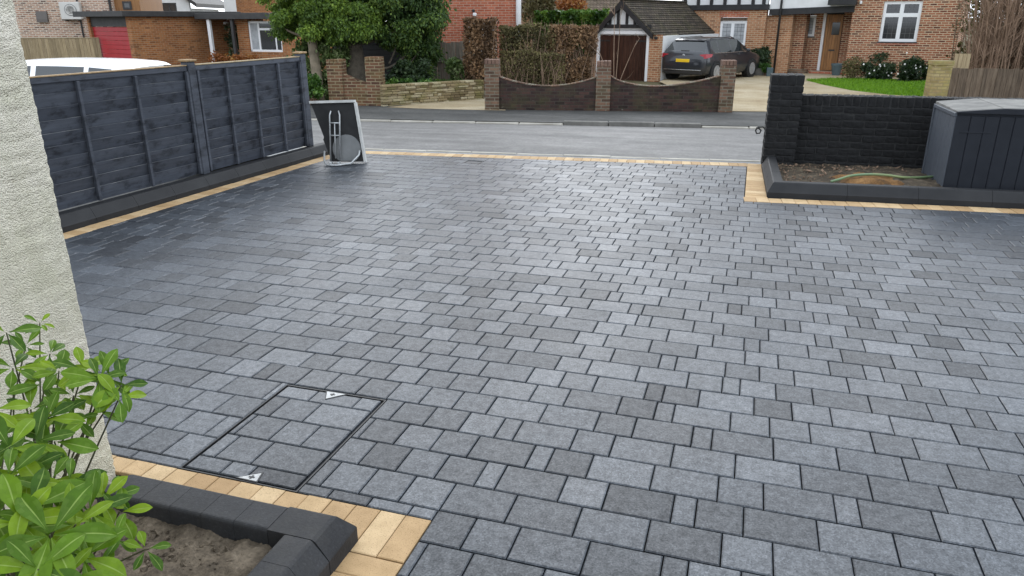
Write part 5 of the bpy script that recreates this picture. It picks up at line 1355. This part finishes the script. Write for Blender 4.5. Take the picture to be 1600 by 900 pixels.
# ================================================================== LEFT: NEIGHBOURS
# flat-roofed brick garage with red door, porch and window wing
ZN = -.85
def conv(mb, src, dst): mb.v = [tuple(dst.loc(src.w(x, y, z))) for x, y, z in mb.v]; return mb
cn = at_d(207, 60, 28); NG = Fr((cn.x, cn.y), 74); h = NG.hit
wn_ = at_d(322, 60, 30.2); NW = Fr((wn_.x, wn_.y), -5.5)
mb = MB(); mb.add([(-60, -10, -.37), (-5.25, -10, -.37), (-5.1, 8.35, -.37), (-60, 2.4, -.5)], [(0, 1, 2, 3)]); single('neighbour_drive', mb, MAT['pavement'], None, None, kind='structure')
ng = thing('bungalow', 'flat roofed orange brick bungalow with red garage door behind the grey fence', 'house', NG, 0, 0, ZN)
zr = h(207, 26)[1]; zf1 = h(207, 17)[1]; LS = 4.3; DW = 3.0
m = MB(); m.box(0, LS, 0, .22, ZN, zr); part('side_wall', m, MAT['br_orange'], ng)
m = MB(); m.box(.0005, .2195, .2205, .26, ZN, zr); part('wall', m, MAT['br_orange'], ng); m = MB(); m.box(.0005, .2195, DW-.16, DW, ZN, zr); part('wall', m, MAT['br_orange'], ng)
zd = zr-.36
m = MB(); m.box(.06, .18, .262, DW-.162, zd, zr); part('door_header', m, MAT['fascia'], ng)
m = MB(); 
for k in range(13):
    z0 = ZN+.02+(zd-ZN-.03)*k/13; z1 = ZN+.02+(zd-ZN-.03)*(k+1)/13; m = MB(); m.box(.09, .13, .264, DW-.164, z0, z1-.004, .012); part('door_slat', m, MAT['red_door'], ng)
m = MB(); m.box(-.35, LS+.6, -.18, DW+.3, zr+.001, zf1, .01); part('flat_roof', m, MAT['fascia'], ng)
hw = NW.hit
zw = hw(400, 30)[1]; zwt = hw(400, 20)[1]
x0, x1 = hw(389, 60)[0], hw(440, 60)[0]; z0, z1 = hw(414, 81)[1], hw(414, 33)[1]; xa, xb = hw(372, 60)[0], hw(500, 60)[0]
def npart(name, mb, mat, sub=None, **k): return part(name, conv(mb, NW, NG), mat, ng, sub, **k)
m = MB(); m.box(xa, x0, 0, .25, ZN, zw); npart('wall', m, MAT['br_orange']); m = MB(); m.box(x1, xb, 0, .25, ZN, zw); npart('wall', m, MAT['br_orange']); m = MB(); m.box(x0+.001, x1-.001, .0, .25, ZN, z0); npart('wall', m, MAT['br_orange'])
m = MB(); m.box(xa-2.2, xa-.001, 1.3, 1.5, ZN, zw); npart('porch_wall', m, MAT['br_multi']); m = MB(); m.box(xa+.001, xa+.25, .251, 1.3, ZN, zw); npart('wall', m, MAT['br_multi'])
m = MB(); m.box(xa-1.7, xb, -.45, 3, zw+.001, zwt, .01); npart('flat_roof', m, MAT['fascia'])
m = MB(); m.box(x0, x1, .05, .11, z0, z0+.08); m.box(x0, x1, .05, .11, z1-.08, z1); m.box(x0, x0+.08, .05, .11, z0, z1); m.box(x1-.08, x1, .05, .11, z0, z1); wn0 = npart('window', m, MAT['upvc'])
mm = MB(); c1 = x0+.30*(x1-x0); mm.box(c1-.04, c1+.04, .052, .108, z0+.08, z1-.08); npart('mullion', mm, MAT['upvc'], wn0); mm = MB(); c2 = x0+.80*(x1-x0); mm.box(c2-.03, c2+.03, .053, .107, z0+.08, z1-.08); npart('mullion', mm, MAT['upvc'], wn0)
mm = MB(); zt_ = z0+.74*(z1-z0); mm.box(c1+.04, c2-.03, .054, .106, zt_-.04, zt_+.04); npart('transom', mm, MAT['upvc'], wn0)
for (p, q, mt) in ((x0+.08, c1-.04, 'curtain'), (c1+.04, c2-.03, 'glass'), (c2+.03, x1-.08, 'glass')): mm = MB(); mm.box(p, q, .075, .082, z0+.08, z1-.08); npart('pane', mm, MAT[mt], wn0)
pa = hw(330, 60, -.3)[0]; m = MB(); m.box(pa-.07, pa+.07, -.36, -.25, ZN, zw); npart('porch_post', m, MAT['upvc'])
pa = hw(366, 60, -.3)[0]; m = MB(); m.box(pa-.06, pa+.06, -.36, -.25, ZN, zw); npart('porch_post', m, MAT['fascia'])
pl = NW.w(hw(340, 34, .8)[0], 1.2, zw-.15); m = MB(); P_ = NW.loc(pl); m.box(P_.x-.12, P_.x+.12, 1.15, 1.298, zw-.2, zw-.1, .02); npart('porch_light', m, MAT['upvc'])
rg = random.Random(95)
bush('climber', 'dark green ivy climbing the bungalow porch post', gbase(368, 30.2, ZN), bl_px(rg, 358, 376, 38, 95, 30.2, 16, .25), 2200, .10, 'lf_dark', 21)
bush('orange_shrub', 'orange tinged shrub below the bungalow window above the fence', gbase(365, 28.5, ZN), bl_px(rg, 335, 405, 90, 104, 28.5, 22, .25), 2200, .10, 'lf_orange', 22)
# house with the air conditioning unit
ac = at_d(100, 30, 32); AH = Fr((ac.x, ac.y), 30); h = AH.hit
ah = thing('house', 'pale pink brick house wall with white air conditioner behind the bungalow garage', 'house', AH, 0, 0, ZN)
a0, a1 = h(-60, 30)[0], h(180, 30)[0]
m = MB(); m.box(a0, a1, 0, 6, ZN, 5.2); part('wall', m, MAT['br_pink'], ah)
m = MB(); m.tube([(a1-.1, -.06, ZN), (a1-.1, -.06, 5)], .05, 8); part('downpipe', m, MAT['metal_dk'], ah); xx = h(128, 40)[0]; m = MB(); m.tube([(xx, -.05, ZN), (xx, -.05, 5)], .035, 8); part('downpipe', m, MAT['metal_dk'], ah)
m = MB(); b0, b1 = h(182, 30, .3)[0], h(222, 30, .3)[0]; m.box(b0, b1, .3, 5, ZN, 5.2); part('timber_wall', m, MAT['wood_door'], ah)
q0, q1 = h(192, 10, .3)[0], h(206, 10, .3)[0]; zz0, zz1 = h(200, 15, .3)[1], h(200, 2, .3)[1]; m = MB(); m.box(q0, q1, .26, .299, zz0, zz1); wd_ = part('window', m, MAT['fascia'], ah); m = MB(); m.box(q0+.08, q1-.08, .25, .2595, zz0+.08, zz1-.08); part('pane', m, MAT['glass'], ah, wd_)
m = MB(); m.prism([(a0-.3, 5.2), (b1+.3, 5.2), (b1-1.2, 7.6), (a0+1, 7.6)], -.3, 6.2, 'y'); part('roof', m, MAT['tile2'], ah)
c0, c1 = h(98, 15)[0], h(129, 15)[0]; zz0, zz1 = h(113, 30.5)[1], h(113, 3)[1]
au = thing('air_conditioner', 'white outdoor air conditioning unit on the pink brick wall', 'air conditioner', AH, c0, -.36, zz0)
m = MB(); m.box(c0, c1, -.40, -.06, zz0, zz1, .02); part('casing', m, MAT['ac'], au)
fx, fz = h(110, 15.5, -.4); fr_ = (zz1-zz0)*.33
Mf = Matrix.Translation((fx, -.402, fz)) @ Matrix.Rotation(math.pi/2, 4, 'X')
m = MB(); m.lathe([(fr_, 0), (fr_, .012), (fr_*.9, .014), (.01, .006)], 24, Mf); fg = part('fan_grille', m, MAT['ac_dark'], au)
for k in range(5):
    m = MB(); rr = fr_*(.18+.17*k); m.lathe([(rr, .012), (rr+.012, .012), (rr+.012, .022), (rr, .022)], 20, Mf); part('grille_ring', m, MAT['ac'], au, fg)
for xx in (c0+.12, c1-.16): m = MB(); m.box(xx, xx+.04, -.36, -.001, zz0-.06, zz0-.001); part('bracket', m, MAT['metal_dk'], au)
v0, v1 = h(58, 25)[0], h(75, 25)[0]; z0, z1 = h(66, 34.5)[1], h(66, 17.5)[1]
vt = MB(); vt.prism([(-.16, z0), (-.002, z0), (-.002, z1), (-.10, z1), (-.16, z0+.12)], v0, v1, 'x'); single('wall_vent', vt, MAT['vent'], 'square brown grey vent hood left of the air conditioner', 'vent', fr=AH)
# timber fence before it
tf_ = at_d(95, 70, 29.2); TF = Fr((tf_.x, tf_.y), 24); h = TF.hit
tf = thing('board_fence', 'pale brown vertical board fence between white car and pink brick house', 'fence', TF, 0, 0, ZN)
a0, a1 = h(28, 70)[0], h(156, 70)[0]; zt = h(95, 60)[1]; k = int((a1-a0)/.125)
for i in range(k): x0 = a0+(a1-a0)*i/k; m = MB(); m.box(x0+.003, a0+(a1-a0)*(i+1)/k-.003, random.uniform(0, .012), .022, ZN, zt, .003); part('board', m, MAT['wood_new'], tf)
m = MB(); m.box(a0, a1, -.01, .035, zt+.001, zt+.03); part('cap_rail', m, MAT['wood_new'], tf)
# white gabled house farther back
wh_ = at_d(250, 10, 46); WH = Fr((wh_.x, wh_.y), 24); h = WH.hit
wh = thing('house', 'white rendered gabled house with dark window above the flat garage roof', 'house', WH, 0, 0, ZN)
a0, a1 = h(205, 10)[0], h(296, 10)[0]; zt = h(290, 2)[1]; ac_ = (a0+a1)/2-1
x0, x1 = h(242, 12)[0], h(276, 12)[0]; z0, z1 = h(258, 19.5)[1], h(258, 4.5)[1]
wall_with_holes(wh, a0, a1, ZN, zt, 0, .3, [(x0, x1, z0-.3, z1)], MAT['white'])
m = MB(); m.prism([(a0, zt), (a1, zt), (ac_, zt+2.1)], .0, .3, 'y'); part('gable', m, MAT['white'], wh)
window(wh, x0+.003, x1-.003, z0-.297, z1-.003, .05, [.33, .66], [], .09, mat='fascia', sill=False, bar=.08)
m = MB(); m.prism([(a0-.4, zt-.35), (ac_, zt+2.1), (a1+.5, zt-.35), (a1+.5, zt-.12), (ac_, zt+2.4), (a0-.4, zt-.12)], -.3, 8, 'y'); part('roof', m, MAT['fascia'], wh)
m = MB(); m.box(a0, a1, .31, 7, ZN, zt-.4); part('wall', m, MAT['white'], wh)
bh_ = at_d(385, 8, 44); BH_ = Fr((bh_.x, bh_.y), 10); h = BH_.hit
bh = thing('house', 'orange brick house with white end strip rising behind the bungalow roof', 'house', BH_, 0, 0, ZN)
a0, a1, a2 = h(350, 8)[0], h(369, 8)[0], h(520, 8)[0]
m = MB(); m.box(a0, a1-.001, 0, 7, ZN, 3.6); part('white_end', m, MAT['white'], bh); m = MB(); m.box(a1, a2, 0, 7, ZN, 4.4); part('wall', m, MAT['br_orange'], bh)
m = MB(); m.prism([(a0-.3, 4.4), (a2+.3, 4.4), (a2-1, 6.6), (a0+1, 6.6)], -.3, 7.3, 'y'); part('roof', m, MAT['tile2'], bh)

# ================================================================== CARS
def car(name, label, P, heading, paint, rear_detail=True, H=1.48, L=4.62):
    root = thing(name, label, 'car', loc=tuple(P), deg=heading)      # local x forward from the rear bumper, y to the left
    k = H/1.48; ks = L/4.62
    #      x    half w  low   belt  half roof  top
    st = [(.00, .66, .42, .60, .60, .66), (.03, .80, .28, .82, .72, .86), (.10, .86, .24, .95, .74, 1.00), (.16, .875, .22, .97, .735, 1.05), (.40, .885, .21, .98, .665, 1.375), (.50, .888, .21, .98, .655, 1.415), (.62, .89, .20, .98, .65, 1.435),
          (1.02, .895, .19, .975, .645, 1.462), (1.10, .895, .19, .975, .645, 1.466), (1.55, .895, .18, .97, .645, 1.476), (1.95, .895, .18, .96, .645, 1.48), (2.04, .895, .18, .96, .645, 1.48), (2.5, .895, .18, .95, .64, 1.47), (2.86, .895, .18, .94, .62, 1.42), (3.05, .893, .19, .935, .60, 1.36), (3.4, .89, .20, .925, .68, 1.16),
          (3.68, .885, .20, .90, .74, 1.00), (3.95, .875, .21, .87, .70, .95), (4.3, .85, .22, .80, .64, .86), (4.5, .79, .25, .68, .56, .73), (4.6, .66, .32, .56, .5, .60)]
    st = [(x*ks, w_, lo*k, be*k, wr, to*k) for x, w_, lo, be, wr, to in st]
    def ring(s):
        x, w_, lo, be, wr, to = s; md = lo+(be-lo)*.45
        half = [(0, lo), (w_*.86, lo), (w_*.97, lo+.07), (w_, md), (w_*.985, be-.06*k), (w_*.955, be), (wr, max(be+.01, to-.065*k)), (wr*.86, max(be+.012, to-.012)), (wr*.45, to), (0, to+.004)]
        full = half+[(-y, z) for y, z in half[-2:0:-1]]
        return [(x, y, z) for y, z in full]
    rings = [ring(s) for s in st]; n = len(rings[0]); groups = {'body': [], 'side_window': [], 'side_window_b': [], 'rear_window': [], 'windscreen': []}
    for i in range(len(st)-1):
        xm = (st[i][0]+st[i+1][0])/2/ks
        for j in range(n):
            jj = min(j, n-1-j)                 # mirrored index of the profile segment
            g_ = 'body'
            if jj == 5 and (.62 < xm < 1.02 or 1.10 < xm < 1.95 or 2.04 < xm < 3.4): g_ = 'side_window' if j < n/2 else 'side_window_b'
            if jj in (6, 7, 8) and .16 < xm < .40: g_ = 'rear_window'
            if jj in (6, 7, 8) and 3.05 < xm < 3.68: g_ = 'windscreen'
            groups[g_].append((i, j))
    for g_, cells in groups.items():
        if not cells: continue
        m = MB(); vid = {}
        def V(i, j):
            if (i, j) not in vid: vid[i, j] = len(m.v); m.v.append(rings[i][j])
            return vid[i, j]
        for i, j in cells: j2 = (j+1) % n; m.f.append((V(i, j), V(i+1, j), V(i+1, j2), V(i, j2)))
        if g_ == 'body':
            m.f.append(tuple(V(0, j) for j in range(n))); m.f.append(tuple(V(len(st)-1, j) for j in range(n))[::-1])
        g_n = 'side_window' if g_ == 'side_window_b' else g_
        o = obj(g_n, m.mesh(g_n, paint if g_ == 'body' else MAT['carglass'], True), root)
        if g_ == 'body': body = o
    for x in (.80*ks, 3.62*ks):
        for sgn in (1, -1):
            Mw = Matrix.Translation((x, sgn*.80, .325*k)) @ Matrix.Rotation(-sgn*math.pi/2, 4, 'X')
            m = MB(); m.lathe([(.375*k, -.12), (.375*k, .101), (.345*k, .103), (.2, .09)], 28, Mw); obj('wheel_arch', m.mesh('wheel_arch', MAT['tyre'], False), root)
            m = MB(); m.lathe([(.22*k, -.1), (.315*k, -.1), (.325*k, -.06), (.325*k, .085), (.31*k, .112), (.225*k, .118), (.22*k, .10)], 28, Mw); wh_o = obj('wheel', m.mesh('wheel', MAT['tyre'], True), root)
            m = MB(); m.lathe([(.225*k, .10), (.222*k, .121), (.195*k, .123), (.19*k, .105), (.05, .107)], 28, Mw)
            for q in range(10):
                a = q*math.pi/5; ca, sa = math.cos(a), math.sin(a); P4 = [(.04, -.018), (.2, -.026), (.2, .026), (.04, .018)]
                m.add([Mw @ Vector((r*ca-t*sa, r*sa+t*ca, .122)) for r, t in P4]+[Mw @ Vector((r*ca-t*sa, r*sa+t*ca, .108)) for r, t in P4], [(0, 1, 2, 3), (0, 4, 5, 1), (1, 5, 6, 2), (2, 6, 7, 3), (3, 7, 4, 0)])
            m.lathe([(.05, .105), (.05, .126), (.01, .128)], 12, Mw); obj('rim', m.mesh('rim', MAT['rim']), wh_o)
    for sgn in (1, -1):
        m = MB(); m.add([(.095, sgn*.30, .80*k), (.095, sgn*.30, .89*k), (.12, sgn*.84, .95*k), (.10, sgn*.865, .80*k), (.42*ks, sgn*.905, .94*k), (.36*ks, sgn*.91, .845*k), (.03, sgn*.30, .80*k), (.06, sgn*.30, .89*k), (.06, sgn*.84, .95*k), (.03, sgn*.86, .80*k)],
            [(6, 9, 8, 7), (9, 5, 4, 8), (7, 8, 2, 1), (6, 0, 3, 9)]); obj('tail_lamp', m.mesh('tail_lamp', MAT['lamp']), root)
        if rear_detail: m = MB(); m.tube([(.75*ks, sgn*.585, 1.435*k), (.9*ks, sgn*.585, 1.472*k), (2.3*ks, sgn*.585, 1.492*k), (2.6*ks, sgn*.57, 1.44*k)], .013, 6); obj('roof_rail', m.mesh('roof_rail', MAT['metal_dk'], True), root)
        m = MB(); m.box(2.92*ks, 3.06*ks, sgn*.93, sgn*1.05, .95*k, 1.07*k, .03); obj('door_mirror', m.mesh('door_mirror', paint), root)
        m = MB(); m.box(.62*ks, 3.2*ks, sgn*.862, sgn*.874, .955*k, .972*k); obj('waist_trim', m.mesh('waist_trim', MAT['chrome' if paint is MAT['car_grey'] else 'metal_dk']), root)
        for xh in (1.35*ks, 2.3*ks): m = MB(); m.box(xh, xh+.17, sgn*.885, sgn*.915, .86*k, .89*k, .008); obj('door_handle', m.mesh('door_handle', paint), root)
        m = MB(); m.box(4.32*ks, 4.52*ks, sgn*.52, sgn*.80, .62*k, .74*k, .03); obj('headlight', m.mesh('headlight', MAT['glass']), root)
    if rear_detail:
        m = MB(); m.box(-.004, .035, -.26, .26, .655*k, .765*k, .004); pl = obj('number_plate', m.mesh('number_plate', MAT['plate_y']), root)
        m = MB()
        m.box(.03, .06, -.32, .32, .62*k, .80*k); obj('plate_recess', m.mesh('plate_recess', paint), root)
        m = MB(); Mb = Matrix.Translation((.05, 0, .875*k)) @ Matrix.Rotation(-math.pi/2, 4, 'Y'); m.lathe([(.045, 0), (.05, .012), (.042, .018), (.04, .012)], 18, Mb)
        for (y0, z0, y1, z1) in ((-.03, .03, -.012, 0.), (-.012, 0, 0, .02), (0, .02, .012, 0), (.012, 0, .03, .03), (-.03, .005, -.015, -.034), (-.015, -.034, 0, -.008), (0, -.008, .015, -.034), (.015, -.034, .03, .005)):
            m.tube([(.036, y0, .875*k+z0), (.036, y1, .875*k+z1)], .005, 4)
        obj('emblem', m.mesh('emblem', MAT['chrome']), root)
        m = MB(); m.box(-.012, .06, -.72, .72, .385*k, .40*k, .004); obj('bumper_trim', m.mesh('bumper_trim', MAT['chrome']), root)
        m = MB(); m.box(.02, .10, -.74, .74, .24*k, .375*k, .02); obj('lower_bumper', m.mesh('lower_bumper', MAT['metal_dk']), root)
        m = MB(); m.box(.115, .15, -.16, .16, 1.035*k, 1.055*k, .006); obj('wiper', m.mesh('wiper', MAT['metal_dk']), root)
        m = MB(); m.add([(.36*ks, -.56, 1.398*k), (.36*ks, .56, 1.398*k), (.58*ks, .58, 1.436*k), (.58*ks, -.58, 1.436*k), (.36*ks, -.56, 1.378*k), (.36*ks, .56, 1.378*k), (.52*ks, .58, 1.40*k), (.52*ks, -.58, 1.40*k)], [(0, 1, 2, 3), (4, 5, 1, 0), (0, 3, 7, 4), (1, 5, 6, 2), (7, 6, 5, 4)]); obj('spoiler', m.mesh('spoiler', paint), root)
    return root
Pc = at_z(1064, 126.5, ZF+.03)
car('parked_car', 'dark grey estate car with yellow rear plate parked beside the garage', (Pc.x, Pc.y, ZF+.03), 90-26, MAT['car_grey'], True, 1.39, 4.2)
# white car behind the fence, roof showing
Pw = at_d(236, 100, 10.4)
hd = 193; Lw = 3.65
Pw = Vector((Pw.x, Pw.y, -.365)) - Vector((math.cos(R_(hd)), math.sin(R_(hd)), 0))*.30
car('parked_car', 'white hatchback whose roof shows above the grey fence', Pw, hd, MAT['car_white'], False, 1.43, Lw)
